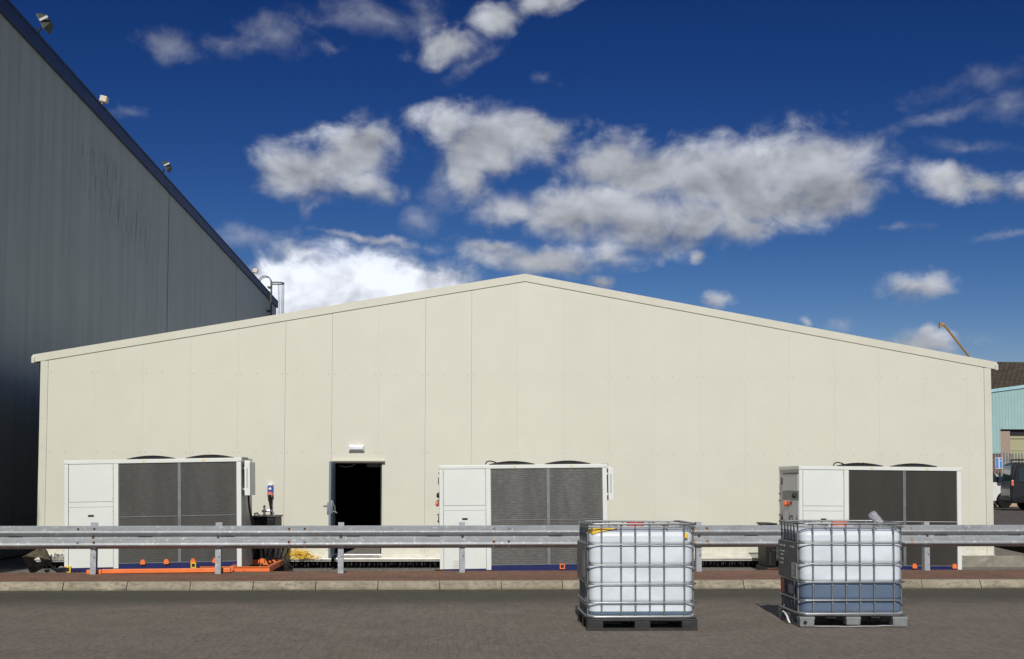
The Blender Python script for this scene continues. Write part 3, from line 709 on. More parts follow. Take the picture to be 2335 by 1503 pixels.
# ================================================================== chillers
W2, D2, HC = 1.625, .66, 2.11
def fan(parent, x, y):
    f = MB(); f.lathe([(.46, 0), (.46, .022), (.43, .03), (.40, .028), (.40, 0)], 40, T(x, y, HC)); fo = f.build('fan', M_BLACK, parent, smooth=True)
    gmb = MB()
    dome = lambda r: .028 + .052 * (1 - (r / .43) ** 2)
    for k in range(1, 15):
        r = .43 * k / 14; n_ = 28
        gmb.tube([(x + r * math.cos(2 * math.pi * j / n_), y + r * math.sin(2 * math.pi * j / n_), HC + dome(r)) for j in range(n_)], .0035, 4, closed=True)
    for k in range(12):
        a = 2 * math.pi * k / 12; gmb.tube([(x + .43 * math.cos(a) * t, y + .43 * math.sin(a) * t, HC + dome(.43 * t) - .003) for t in (0, .25, .5, .75, 1)], .006, 4)
    gmb.build('fan_guard', M_BLACK, fo)
    b = MB()
    for k in range(5):
        M = T(x, y, HC + .018) @ RZ(72 * k) @ RX(18); b.poly([(.06, -.04, 0), (.37, -.10, 0), (.37, .08, 0), (.06, .04, 0)], [(0, 1, 2, 3)], M)
    b.lathe([(.09, 0), (.09, .04), (.05, .055)], 16, T(x, y, HC)); b.build('fan_blades', M_DGREY, fo)
    s = MB(); s.box(x - .03, x + .015, y - .02, y + .02, HC + dome(0) + .002, HC + dome(0) + .012); s.build('motor_sticker', M_PAPER, fo)
def make_chiller(label, coil, loc, rot, group):
    c = thing('chiller', label, 'chiller', loc, rot, group)
    def X(f): return -W2 + f * 2 * W2
    m = MB()                                                             # white frame
    m.box(X(0), X(.022), -D2, -D2 + .06, .02, HC - .075); m.box(X(.276), X(.304), -D2 - .002, -D2 + .05, .09, HC - .075)
    m.box(X(.974), X(1), -D2, -D2 + .06, .015, HC - .075)
    m.box(X(0), X(.06), D2 - .04, D2, .02, HC - .075); m.box(X(.974), X(1), D2 - .04, D2, .02, HC - .075)
    m.build('frame_post', M_WHITE, c, bev=.004, split=True)
    m = MB(); m.box(X(-.003), X(1.003), -D2 - .008, D2 + .008, HC - .072, HC, bev=.008); m.box(X(0) - .006, X(0) + .05, -D2 - .014, -D2 + .0, HC - .06, HC + .006, bev=.004); m.box(X(1) - .045, X(1) + .012, -D2 - .014, -D2 + .0, HC - .06, HC + .006, bev=.004)
    tp = m.build('top_rail', M_WHITE, c)
    for f in (.44, .78): MB().box(X(f), X(f) + .05, -D2 - .0105, -D2 - .0085, HC - .050, HC - .028).build('warning_sticker', M_YEL, tp)
    m = MB(); m.box(X(.0245), X(.2735), -D2 + .006, -D2 + .03, HC - .075 - .70, HC - .078, bev=.004); m.build('access_panel', M_WHITE, c)
    m = MB(); m.box(X(.0245), X(.2735), -D2 + .008, -D2 + .03, HC - .075 - .797, HC - .075 - .706); m.build('middle_panel', M_WHITE, c)
    m = MB(); m.box(X(.0245), X(.2735), -D2 + .006, -D2 + .03, .115, HC - .075 - .803, bev=.004); lp = m.build('lower_panel', M_WHITE, c)
    m = MB(); m.box(X(.133), X(.166), -D2 - .0, -D2 + .008, HC - 1.055, HC - 1.018); m.build('panel_handle', M_BLACK, lp)
    m = MB()
    for f in (.027, .271):
        for z in (HC - .16, HC - .72, HC - .95, .10): m.lathe([(.007, 0), (.006, .005)], 6, T(X(f), -D2 + .006, z) @ RX(90))
    m.build('panel_screw', M_STEELM, lp, split=True)
    m = MB(); m.box(X(.005), X(.995), -D2 + .031, -D2 + .04, .03, HC - .073); m.build('panel_gap', M_SEAM, c)
    m = MB(); m.box(X(.308), X(.640), -D2 + .018, -D2 + .030, .19, HC - .076); m.box(X(.656), X(.972), -D2 + .018, -D2 + .030, .19, HC - .076); m.build('coil', coil, c, split=True)
    m = MB(); m.box(X(.306), X(.3085), -D2 + .01, -D2 + .03, .185, HC - .076); m.box(X(.9705), X(.973), -D2 + .01, -D2 + .03, .185, HC - .076)
    m.box(X(.640), X(.6455), -D2 + .004, -D2 + .03, .185, HC - .076); m.box(X(.6505), X(.656), -D2 + .004, -D2 + .03, .185, HC - .076); m.box(X(.6456), X(.6504), -D2 + .016, -D2 + .03, .185, HC - .076)
    m.box(X(.3085), X(.9705), -D2 + .008, -D2 + .017, .177, .189)
    m.build('mullion', M_STEELM, c, split=True)
    m = MB(); m.box(X(.309), X(.6395), -D2 + .004, -D2 + .017, 1.035, 1.047); m.box(X(.6565), X(.970), -D2 + .004, -D2 + .017, 1.036, 1.048); m.build('cross_bar', M_STEELM if coil is not M_COILD else M_GREYP, c, split=True)
    m = MB(); m.box(X(.303), X(.999), -D2 + .012, D2, -.01, .176); m.box(X(.024), X(.276), -D2 + .012, D2, -.01, .112); m.build('base_frame', M_NAVY, c, split=True)
    m = MB(); m.box(X(0) + .002, X(0) + .02, -D2 + .062, D2 - .042, .03, HC - .073); m.build('left_side_panel', M_GREYP, c)
    m = MB(); m.box(X(1) - .02, X(1) - .002, -D2 + .062, D2 - .042, .03, HC - .073); m.build('right_side_panel', M_GREYP, c)
    m = MB(); m.box(X(0) + .03, X(1) - .03, D2 - .03, D2 - .005, .03, HC - .073); m.build('rear_panel', M_GREYP, c)
    m = MB(); m.box(X(.01), X(.99), -D2 + .03, D2 - .02, HC - .079, HC - .074); m.build('top_underside', M_DGREY, c)
    for x in (-.18, .93): fan(c, x, 0.0)
    # left end control panel
    xl = X(0)
    m = MB(); m.box(xl - .012, xl + .0, -D2 + .05, D2 - .26, 1.62, HC - .16, bev=.004); ul = m.build('upper_control_cover', M_GREYLBL, c)
    m = MB(); m.box(xl - .008, xl + .0, -D2 + .05, D2 - .27, 1.44, 1.615); dp = m.build('display_panel', M_DGREY, c)
    m = MB(); m.lathe([(.055, 0), (.05, .03), (.03, .05)], 14, T(xl - .008, -D2 + .28, 1.53) @ RY(-90)); m.build('rotary_switch', M_BLACK, dp)
    m = MB(); m.box(xl - .010, xl + .0, -D2 + .03, D2 - .28, .78, 1.43, bev=.004); lc = m.build('lower_control_cover', M_GREYLBL, c)
    MT = T(xl - .0125, -D2 + .50, 1.10) @ Matrix(((0, 0, -1, 0), (-1, 0, 0, 0), (0, 1, 0, 0), (0, 0, 0, 1)))
    text('ics', .27, MT, M_INK, lc); text('Cool Energy', .07, T(0, 0, -.23) @ MT, M_INK, lc)
    m = MB(); m.poly([(xl - .0125, -D2 + .12 + dy, 1.0 + dz) for dy, dz in ((-.06, 0), (0, -.14), (.06, 0), (0, .14))] + [(xl - .010, -D2 + .12 + dy, 1.0 + dz) for dy, dz in ((-.06, 0), (0, -.14), (.06, 0), (0, .14))], [(0, 1, 2, 3), (7, 6, 5, 4), (0, 4, 5, 1), (1, 5, 6, 2), (2, 6, 7, 3), (3, 7, 4, 0)]); m.build('hazard_mark', M_INK, lc)
    m = MB(); m.lathe([(.045, 0), (.058, .03), (.055, .055), (.02, .07)], 14, T(xl - .012, D2 - .56, 1.36) @ RY(-90)); m.box(xl - .03, xl - .012, D2 - .85, D2 - .55, 1.345, 1.41, bev=.008); m.build('orange_switch', M_REDOR, c, smooth=True)
    m = MB()
    for z in (1.56, 1.42, 1.13, 1.0): m.lathe([(.02, 0), (.022, .03), (.008, .05)], 8, T(xl - .002, D2 - .12, z) @ RY(-90))
    m.build('side_bolt', M_CHROME, c, split=True)
    m = MB()
    for y, z in ((D2 - .25, 1.74), (D2 - .25, .96)): m.box(xl - .03, xl, y, y + .03, z, z + .14)
    m.box(xl - .02, xl, -D2 + .06, D2 - .3, 1.955, 1.975); m.box(xl - .014, xl, -D2 + .04, D2 - .30, .745, .775); m.build('hinge', M_BLACK, c, split=True)
    return c
G3 = 'air cooled chillers standing outside the cream building'
def side_box(c):
    x = W2; m = MB(); m.box(x + .045, x + .145, -D2 + .12, -D2 + .80, 1.40, 2.03, bev=.006); m.box(x, x + .044, -D2 + .2, -D2 + .24, 1.5, 1.54); m.box(x, x + .044, -D2 + .2, -D2 + .24, 1.9, 1.94); m.build('electrical_box', M_WHITE, c)
    m = MB(); m.box(x + .08, x + .107, -D2 + .113, -D2 + .1215, 1.55, 1.92); m.build('box_slot', M_GREYP, c)
    m = MB(); m.box(x - .02, x + .03, -D2 + .05, -D2 + .70, HC - .03, HC + .012); m.build('box_bracket', M_STEELM, c)
    m = MB(); m.box(x + .05, x + .10, -D2 + .14, -D2 + .2, 2.031, 2.06); m.box(x + .05, x + .10, -D2 + .5, -D2 + .56, 2.031, 2.06); m.build('box_lug', M_WHITE2, c, split=True)
C1 = make_chiller('slightly tilted white chiller at the left, its white electrical box seen from the side', M_COIL, (-5.31, 23.3 + D2, -.088), (0, -1.15, 0), G3)
side_box(C1)
m = MB()
for k, dx in enumerate((0, .03, -.03)):
    m.tube([(W2 + .05, -.1 + dx, 1.40), (W2 + .06, -.1 + dx, 1.2), (W2 + .10 + dx * .3, -.08, .95), (W2 + .13, -.02 + dx, .7), (W2 + .10 + dx, .1, .45), (W2 + .08, .3, .2)], .017, 8)
m.build('black_cable', M_RUBBER, C1, smooth=True, split=True)
C2 = make_chiller('white chiller right of the open door, with dusty coils and a paper notice', M_COILL, (1.637, 23.75 + D2, -.165), (0, -.70, 0), G3)
side_box(C2)
m = MB(); m.box(-W2 + .23, -W2 + .48, -D2 + .002, -D2 + .0055, .12, .29); nt_ = m.build('paper_notice', M_PAPER, C2)
m = MB()
for z, w_ in ((.255, .11), (.215, .17), (.18, .19), (.15, .12)): m.box(-W2 + .26, -W2 + .26 + w_, -D2 + .0005, -D2 + .0018, z, z + .008)
m.build('notice_print', mat('pale_print', (.35, .36, .36), .7), nt_)
C3 = make_chiller('white chiller at the right, with dark coils and a lettered grey control panel', M_COILD, (8.567, 23.55 + D2, -.185), (0, .42, 1.0), G3)
def cable_loop(loc, label):
    m = MB(); m.tube([(0, 0, .0), (.02, 0, .05), (.08, -.01, .07), (.16, 0, .055), (.24, .01, .02), (.32, 0, .012), (.5, .02, .03), (.62, .0, .06)], .013, 6)
    o = m.build('cable_loop', M_RUBBER, smooth=True); o.location = loc; tag(o, label, 'cable', 'black cable loops on the chiller tops')
cable_loop((.90, 23.75 + D2 - .1, 1.955), 'black cable loop lying on top of the middle chiller beside its left fan')
cable_loop((7.84, 23.55 + D2 - .1, 1.945), 'black cable loop lying on top of the right chiller beside its left fan')
# orange lifting lugs, skids and fork pockets under each chiller (they move with it)
def lug(c, x, z=.10, y=-D2 - .03): MB().prism([(x - .043, z - .045), (x + .043, z - .045), (x + .048, z - .005), (x + .026, z + .045), (x - .026, z + .045), (x - .048, z - .005)], y, y + .06, 'y').build('lifting_lug', M_ORANGE, c)
for f in (.442, .575, .726, .85): lug(C1, -W2 + f * 2 * W2, .20)
for f in (.704, .951): lug(C3, -W2 + f * 2 * W2, .18)
def pocket(c, x, z, m_, y=-D2 - .05, s=.055):
    b = MB(); b.box(x - s, x + s, y, y + .05, z + s * .6, z + s); b.box(x - s, x + s, y, y + .05, z - s, z - s * .6); b.box(x - s, x - s * .6, y, y + .05, z - s * .6, z + s * .6); b.box(x + s * .6, x + s, y, y + .05, z - s * .6, z + s * .6)
    o = b.build('fork_pocket', m_, c); MB().box(x - s * .6, x + s * .6, y + .02, y + .04, z - s * .6, z + s * .6).build('pocket_hole', M_BLACK, o)
pocket(C1, -W2 + .07, .09, M_YEL, s=.06); pocket(C1, -W2 + .729 * 2 * W2, .12, M_YEL, s=.05); pocket(C2, -W2 + .725 * 2 * W2, .14, M_ORANGE, s=.05)
for c, h in ((C1, .10), (C2, .06), (C3, .04)):
    b = MB(); b.box(-W2 + (-.15 if c is not C1 else 0), W2, -D2 + .02, -D2 + .14, -h - .03, -.012); b.box(-W2 + (-.15 if c is not C1 else 0), W2, D2 - .16, D2 - .04, -h - .03, -.012); b.build('skid_beam', M_ORANGE, c, split=True)
# black buffer tanks
def tank(label, loc, w, d, h):
    t = thing('buffer_tank', label, 'tank', loc, (0, 0, 0), 'black tanks beside the chillers')
    m = MB(); m.box(-w / 2, w / 2, -d / 2, d / 2, .0, h, bev=.03); m.build('tank_body', mat('black_tank_shell', (.009, .0095, .009), .55, var=.2, spec=.25), t)
    m = MB(); m.box(-w / 2 - .02, w / 2 + .02, -d / 2 - .02, d / 2 + .02, h + .001, h + .035, bev=.01); m.build('tank_lid', mat('tank_lid_black', (.009, .009, .009), .5, spec=.3), t)
    m = MB(); m.box(-w / 2 - .03, w / 2 + .03, -d / 2 - .03, d / 2 + .03, -.10, -.001); m.build('tank_base', M_BLACK, t)
    m = MB(); m.box(-w / 2 + .02, w / 2 - .02, -d / 2 - .012, -d / 2 - .001, .32, .36); m.box(-w / 2 + .06, -w / 2 + .09, -d / 2 - .012, -d / 2 - .001, .04, h - .05); m.build('tank_band', M_BLACK, t, split=True)
    return t
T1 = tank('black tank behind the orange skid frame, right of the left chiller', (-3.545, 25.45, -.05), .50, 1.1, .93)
m = MB(); m.prism([(-.24, -.18), (.46, -.18), (.44, .02), (.34, .42), (.26, .44), (.255, .0)], -.56, .3, 'y'); m.build('tank_shadow_wedge', M_BLACK, T1)  # black wedge added to stand in for the shadow right of the tank
T3 = tank('black tank beside the right chiller, seen between the two container cages', (6.80, 25.3, -.12), .21, .7, .86)
# orange skid frame and tank fittings next to the left chiller
S = thing('orange_skid', 'open orange steel skid frame on the ground right of the left chiller', 'skid frame', (-3.40, 22.75, -.128))
m = MB(); m.box(-.95, .30, 0, .05, .17, .185); m.box(-.95, .30, .02, .03, .10, .17); m.box(-.95, .30, 0, .05, .085, .10); m.build('front_rail', M_ORANGE, S)
m = MB(); m.box(.24, .30, .052, 2.0, .17, .185); m.box(.265, .275, .052, 2.0, .10, .17); m.box(.24, .30, .052, 2.0, .085, .10); m.build('side_rail', M_ORANGE, S)
m = MB(); m.box(-.40, .238, 1.94, 2.0, .085, .185); m.box(-.43, -.37, .052, 1.93, .085, .185); m.build('rear_rail', M_ORANGE, S)
m = MB(); m.box(-.40, -.34, -.02, -.001, .07, .20); m.box(.0, .08, .9, 1.0, .187, .27); m.build('skid_lug', M_ORANGE, S, split=True)
bm = thing('orange_steel_beam', 'long orange painted steel beam lying on the ground in front of the left chiller', 'steel beam', (-4.52, 20.20, .05), (0, -.35, 3.0))
MB().box(-.88, 1.00, -.04, .04, .085, .150, bev=.006).build('beam_tube', M_ORANGE, bm)
MB().box(-1.12, -.885, -.05, .05, .078, .145, bev=.01).build('left_end_shoe', M_ORANGE, bm); MB().box(1.005, 1.14, -.05, .05, .08, .150, bev=.01).build('right_end_shoe', M_ORANGE, bm)
st = MB().box(-.06, .10, 0, .08, 0, .045, bev=.006).build('orange_block', M_ORANGE); st.location = (-.02, 21.15, .065); tag(st, 'short orange block on the gravel at the left foot of the middle chiller', 'block')
st = MB().box(-.09, .09, 0, .08, 0, .05, bev=.006).build('orange_block', M_ORANGE); st.location = (5.80, 21.1, .065); tag(st, 'short orange block on the gravel just left of the half full container cage', 'block')
# socket on the facade
E_ = thing('power_socket', 'blue socket with red ring plug on the cream wall beside the left chiller', 'power socket', (-3.63, 26.7, 1.36))
MB().box(-.055, .055, -.10, -.001, -.03, .16, bev=.012).build('socket_housing', M_BLUEP, E_)
m = MB(); m.box(-.05, .055, -.12, -.0, .161, .20, bev=.015); m.lathe([(.035, 0), (.03, .02), (.01, .035)], 12, T(0, -.10, .09) @ RX(90)); m.build('socket_cap', M_WHITE2, E_, smooth=True)
m = MB(); m.lathe([(.06, 0), (.062, .05), (.05, .06)], 16, T(0, -.07, -.02) @ RX(125)); rg = m.build('plug_ring', M_REDOR, E_, smooth=True)
MB().lathe([(.045, 0), (.04, .015), (.0, .018)], 16, T(0, -.118, -.052) @ RX(125)).build('plug_face', M_WHITE2, E_)
m = MB(); m.tube([(0, -.12, -.03), (-.005, -.13, -.12), (.0, -.14, -.20)], [.04, .036, .02], 10); m.tube([(0, -.14, -.18), (.03, -.14, -.35), (.04, -.12, -.55), (.02, -.12, -.75), (.0, -.2, -1.0)], .022, 8)
m.build('plug_and_cable', M_RUBBER, E_, smooth=True)
m = MB(); m.box(.01, .05, -.03, -.001, -.62, -.03); m.build('cable_conduit', M_DGREY, E_)
V = thing('pump_valve', 'small polished metal valve on top of the black tank', 'valve', (-3.52, 25.0, .915))
m = MB(); m.lathe([(.05, 0), (.05, .03), (.025, .05), (.025, .07)], 16); m.build('valve_base', M_CHROME, V, smooth=True)
m = MB(); m.lathe([(.03, .071), (.06, .10), (.06, .12), (.02, .15), (.02, .17)], 16); m.tube([(.02, 0, .10), (.10, 0, .12), (.17, 0, .08), (.18, 0, .0)], .022, 10); m.build('valve_bonnet', M_CHROME, V, smooth=True)
m = MB(); m.lathe([(.03, .17), (.032, .20), (.01, .22)], 12); m.build('valve_knob', M_CHROME, V, smooth=True)
m = MB(); m.tube([(-.20, 0, .0), (-.19, 0, .05), (-.13, 0, .06), (-.11, -.02, .02), (-.11, -.02, -.0)], .02, 10); m.build('valve_pipe', M_CHROME, V, smooth=True)
m = MB(); r2 = random.Random(4)
for k in range(5):
    x = -3.42 + k * .10; m.tube([(x, 24.75, -.05 + .1 * k), (x + .05, 24.6, .3), (x + r2.uniform(-.05, .1), 24.65, .1), (x + .12, 24.6, -.1)], .014, 6)
m.tube([(-3.40, 24.6, .05), (-3.25, 24.5, .10), (-3.12, 24.5, -.02), (-3.08, 24.6, -.16)], .018, 8)
tag(m.build('black_hoses', M_RUBBER, smooth=True), 'black hoses hanging off the tank onto the orange skid', 'hose')
k = MB(); k.tube([(-3.43, 23.9, -.10), (-3.43, 23.88, .02), (-3.41, 23.86, .10)], [.03, .022, .03], 8); k.lathe([(.04, 0), (.04, .02)], 10, T(-3.43, 23.9, -.12)); tag(k.build('drain_fitting', M_CHROME, smooth=True), 'small shiny drain fitting on the orange skid', 'fitting')
# tangled yellow cord
m = MB(); r3 = random.Random(11)
for i in range(34):
    cx_ = -2.98 + r3.gauss(0, .13); cz = .03 + r3.random() * .10; rx, rz = r3.uniform(.05, .20), r3.uniform(.015, .05); ph = r3.uniform(0, 6); tl = r3.uniform(-.4, .4); cy_ = 26.42 + r3.uniform(-.10, .10)
    pk = max(.05, 1 - abs(cx_ + 3.05) / .40); cz = .0 + .19 * pk * r3.random() ** .8
    m.tube([(cx_ + rx * math.cos(a + ph), cy_ + .09 * math.sin(a * 1.0 + ph), max(-.02, cz + rz * math.sin(a + ph) + tl * .12 * math.cos(a))) for a in [2 * math.pi * q / 12 * 1.3 for q in range(13)]], .006, 5)
tag(m.build('yellow_cord', M_YEL, smooth=True), 'tangled heap of yellow cord on the base flashing left of the door', 'cord')
# concrete block and scraps at the left corner
m = MB(); Mk = T(-6.65, 20.88, .30) @ RZ(16) @ RY(-28) @ Matrix.Diagonal((.86, 1.3, .92, 1))
ob = [(-.215, -.17), (-.18, -.19), (.215, -.17), (.215, .165), (.16, .18), (-.215, .17)]
hole = [(-.06, -.05), (.055, -.055), (.06, .045), (-.055, .05)]
def ringp(y): return [(x, y, z) for x, z in ((-.215, -.17), (.215, -.17), (.215, .17), (-.215, .17))] + [(x, y, z) for x, z in hole]
vs = ringp(-.11) + ringp(.11); fs = []
for a, b, c_, d in ((0, 1, 5, 4), (1, 2, 6, 5), (2, 3, 7, 6), (3, 0, 4, 7)): fs += [(a, b, c_, d), tuple(8 + q for q in (d, c_, b, a))]
for a, b in ((0, 1), (1, 2), (2, 3), (3, 0)): fs += [(b, a, a + 8, b + 8), (a + 4, b + 4, b + 12, a + 12)]
m.poly(vs, fs, Mk); bb = m.build('concrete_block', M_BLOCK, bev=.012); tag(bb, 'tilted grey brown hollow concrete block behind the verge at the left corner', 'block')
sd_ = bb.modifiers.new('sub', 'SUBSURF'); sd_.subdivision_type = 'SIMPLE'; sd_.levels = sd_.render_levels = 4
tx = bpy.data.textures.new('rough', 'CLOUDS'); tx.noise_scale = .07; dm = bb.modifiers.new('rough', 'DISPLACE'); dm.texture = tx; dm.strength = .03; dm.mid_level = .5
def crumple(name, label, cat, c, sx, sy, sz, m_, seed, n_=14):
    r = random.Random(seed); bmx = bmesh.new(); g_ = [[bmx.verts.new((c[0] + sx * (i / n_ - .5) + r.uniform(-.015, .015), c[1] + sy * (j / 5 - .5) + r.uniform(-.02, .02), c[2] + sz * r.random() * math.sin(math.pi * (i + .5) / (n_ + 1)))) for j in range(6)] for i in range(n_ + 1)]
    for i in range(n_):
        for j in range(5): bmx.faces.new((g_[i][j], g_[i + 1][j], g_[i + 1][j + 1], g_[i][j + 1]))
    me = bpy.data.meshes.new(name); bmx.to_mesh(me); bmx.free(); me.materials.append(m_); o = bpy.data.objects.new(name, me); COL.objects.link(o)
    s = o.modifiers.new('sol', 'SOLIDIFY'); s.thickness = .004; return tag(o, label, cat)
crumple('polythene_scrap', 'crumpled white polythene on the base flashing behind the concrete block', 'plastic sheet', (-7.97, 26.42, .0), .5, .3, .13, M_FILM, 3)
m = MB(); r5 = random.Random(9)
for k in range(26):
    r = r5.uniform(.02, .06); m.lathe([(r * .5, -r * .5), (r, 0), (r * .6, r * .5)], 7, T(-6.36 + r5.gauss(0, .10), 21.0 + r5.uniform(-.1, .15), .10 + r5.uniform(0, .06)) @ RZ(r5.uniform(0, 90)) @ RX(r5.uniform(-30, 30)))
o = tag(m.build('rubble_heap', M_RUBBLE), 'small heap of pale rubble beside the concrete block', 'rubble'); o['kind'] = 'stuff'
m = MB(); m.box(-8.2, -7.35, 26.28, 26.34, -.03, -.005); m.box(-8.2, -7.35, 26.20, 26.26, -.075, -.05); tag(m.build('metal_offcuts', M_ALU), 'thin metal strips lying at the left foot of the cream wall', 'metal strip')

# ================================================================== IBC containers
LV = [.93, .705, .50, .30]
def ring(hx, hy, r, seg=7):
    pts = []
    for cx_, cy_, a0 in ((hx - r, -hy + r, -90), (hx - r, hy - r, 0), (-hx + r, hy - r, 90), (-hx + r, -hy + r, 180)):
        for k in range(seg + 1): a = R(a0 + 90 * k / seg); pts.append((cx_ + r * math.cos(a), cy_ + r * math.sin(a)))
    return pts
def rr_path(hx, hy, r, z): return [(x, y, z) for x, y in ring(hx, hy, r, 5)]
def bottle_part(z0, z1, top, bottom):
    cuts = [.155] + LV[::-1] + [1.10]; zs = []
    k = 0; z = z0
    while z < z1 - 1e-6: zs.append(z); z += .0125
    zs.append(z1); vs = []; fs = []; n_ = 0
    def inset(z):
        for a, b in zip(cuts[:-1], cuts[1:]):
            if a <= z <= b: t = (z - a) / (b - a); v = .021 * (1 - min(1, math.sin(math.pi * t) * 2.4) ** .6); break
        else: v = 0
        if z > 1.01: t = (z - 1.01) / .09; v = max(v * .2, .11 * (1 - math.sqrt(max(0, 1 - t * t))))
        if z < .19: t = (.19 - z) / .035; v = max(v, .05 * (1 - math.sqrt(max(0, 1 - min(1, t) ** 2))))
        return v
    for z in zs:
        i = inset(z); rg_ = ring(.570 - i, .470 - i, max(.05, .105 - i * .3), 8); n_ = len(rg_); vs += [(x, y, z) for x, y in rg_]
    for a in range(len(zs) - 1):
        for b in range(n_): c_ = (b + 1) % n_; fs.append((a * n_ + b, a * n_ + c_, (a + 1) * n_ + c_, (a + 1) * n_ + b))
    if top: fs.append(tuple(range((len(zs) - 1) * n_, len(zs) * n_)))
    if bottom: fs.append(tuple(range(n_))[::-1])
    return MB().poly(vs, fs)
def make_ibc(label, loc, rz, level, liq, pallet, lidm):
    c = thing('container_cage', label, 'liquid container', loc, (0, 0, rz), 'caged liquid containers standing on the road')
    bottle_part(level, 1.10, True, False).build('bottle', M_HDPE, c, smooth=55)
    bottle_part(.155, level, False, True).build('liquid', liq, c, smooth=55)
    m = MB(); m.lathe([(.17, 1.095), (.165, 1.108), (.12, 1.115)], 28); m.build('neck_flange', M_HDPE, c, smooth=True)
    m = MB(); m.lathe([(.095, 1.114), (.10, 1.118), (.10, 1.150), (.09, 1.158)], 28); m.build('screw_lid', lidm, c, smooth=30)
    m = MB(); hx, hy = .600, .500                                        # cage
    for z in LV: m.tube(rr_path(hx, hy, .09, z), .0085, 8, closed=True)
    m.tube(rr_path(hx - .004, hy - .004, .09, 1.150), .0115, 8, closed=True); m.tube(rr_path(hx - .004, hy - .004, .09, 1.112), .006, 6, closed=True)
    pth = rr_path(hx, hy, .09, .148); m.tube(pth, .012, 8, closed=True)
    m.build('cage_ring', M_STEEL, c, smooth=50, split=True)
    m = None
    vx = (-.445, -.232, -.075, .082, .240, .462); vy = (-.36, -.20, -.06, .08, .22, .37)
    def upright(x, y, ax):
        u = MB(); u.tube([(x, y, .14), (x, y, 1.15)], .0095, 8)
        for z in LV + [1.08]:
            q = T(x, y, z - .030) @ (RX(90) if ax == 'y' else RY(90))
            u.lathe([(.0105, -.0135), (.0105, .0135)], 8, q); u.box(x - .011, x + .011, y - .011, y + .011, z - .028 - .010, z - .028 + .004)
        u.build('cage_upright', M_STEELM, c, smooth=50)
    for x in vx: upright(x, -hy + .017, 'y'); upright(x, hy - .017, 'y')
    for y in vy: upright(-hx + .017, y, 'x'); upright(hx - .017, y, 'x')
    m = MB()                                                             # pan under the bottle
    vs = [(x, y, .160) for x, y in ring(.585, .485, .09)] + [(x, y, .125) for x, y in ring(.575, .475, .09)]; n_ = len(vs) // 2
    m.poly(vs, [tuple(range(n_)), tuple(range(n_, 2 * n_))[::-1]] + [(a, n_ + a, n_ + (a + 1) % n_, (a + 1) % n_) for a in range(n_)]); m.build('bottom_pan', mat('bright_galvanised_pan', (.82, .84, .84), .35, .2, var=.1), c)
    # label plate across the left side
    m = MB(); m.box(-hx - .014, -hx - .011, -hy + .035, hy - .08, .515, .925); pl = m.build('label_plate', mat('dull_label_plate', (.15, .16, .16), .55, .2, var=.2), c)
    if pallet == 'black':
        pm = mat('black_pallet_plastic', (.020, .021, .022), .55, var=.4, scale=9, bump=.1); m = MB()
        m.box(-.60, .60, -.50, .50, .100, .124, bev=.006)
        for x in (-.60, -.085, .43):
            for y in (-.50, -.08, .34):
                m.box(x, x + .17, y, y + .16, .022, .099, bev=.006)
        for y in (-.50, -.08, .34): m.box(-.605, .605, y - .003, y + .163, .0, .024, bev=.005)
        m.build('pallet', pm, c)
    else:
        pm = mat('grey_pallet_plastic', (.22, .24, .24), .5, var=.12, scale=9, bump=.1); m = MB()
        for x0, x1 in ((-.60, -.44), (-.08, .075), (.44, .60)):
            for y in (-.50, -.07, .36):
                hh = .0 if abs(x0) > .3 else .02
                m.box(x0, x1, y, y + .14, .006 + hh, .098, bev=.012); m.box(x0 - .005, x1 + .005, y - .004, y + .145, .085, .118, bev=.006)
                for k in range(4): xx = x0 + (x1 - x0) * (k + .5) / 4; m.box(xx - .006, xx + .006, y - .007, y, .02 + hh, .09)
        m.build('pallet_foot', pm, c, split=True)
        m = MB(); z = .012
        m.tube([(-.44, -.49, z), (-.2, -.49, z), (-.12, -.49, z - .004), (.1, -.49, z), (.25, -.49, z), (.33, -.49, z + .006), (.44, -.49, z + .004)], .009, 8)
        m.tube([(-.44, .47, z), (.44, .47, z)], .009, 8); m.tube([(-.58, -.36, z), (-.58, .36, z)], .009, 8); m.tube([(.58, -.36, z), (.58, .36, z)], .009, 8); m.build('pallet_runner', M_STEEL, c, smooth=50, split=True)
        m = MB(); m.lathe([(.022, 0), (.022, .003)], 14, T(-.545, -.508, .055) @ RX(90)); m.build('corner_hole', M_BLACK, c)
        m = MB(); m.box(-.30, -.2, -.485, .485, .10, .118); m.box(.2, .3, -.485, .485, .10, .118); m.build('pallet_bearer', M_BLACK, c, split=True)
    # top bars across
    m = MB(); m.tube([(-.28, -hy, 1.130), (-.27, 0, 1.128), (-.28, hy, 1.130)], .009, 6); m.tube([(.28, -hy, 1.130), (.27, 0, 1.128), (.28, hy, 1.130)], .009, 6); m.build('top_bar', M_STEEL, c, smooth=50, split=True)
    return c, pl
I1, pl1 = make_ibc('nearly empty caged white container on a black pallet, yellow tape at its corner', (2.205, 13.80, 0), -.3, .204, M_LIQ2, 'black', M_RED)
m = MB(); hx, hy = .565, .462                                            # yellow tape over the front left shoulder
pt = [(-.567, -.18, 1.045), (-.562, -.34, 1.055), (-.535, -.44, 1.07), (-.47, -.458, 1.085), (-.39, -.452, 1.095), (-.28, -.44, 1.108)]
wd = (.07, .075, .07, .05, .04, .015); vs = []
for (x, y, z), d in zip(pt, wd): vs += [(x - .006, y - .012, z - d / 2), (x + .0, y - .004, z + d / 2)]
m.poly(vs, [(2 * i, 2 * i + 2, 2 * i + 3, 2 * i + 1) for i in range(5)]); yt = m.build('yellow_tape', M_YEL, I1); so = yt.modifiers.new('s', 'SOLIDIFY'); so.thickness = .004
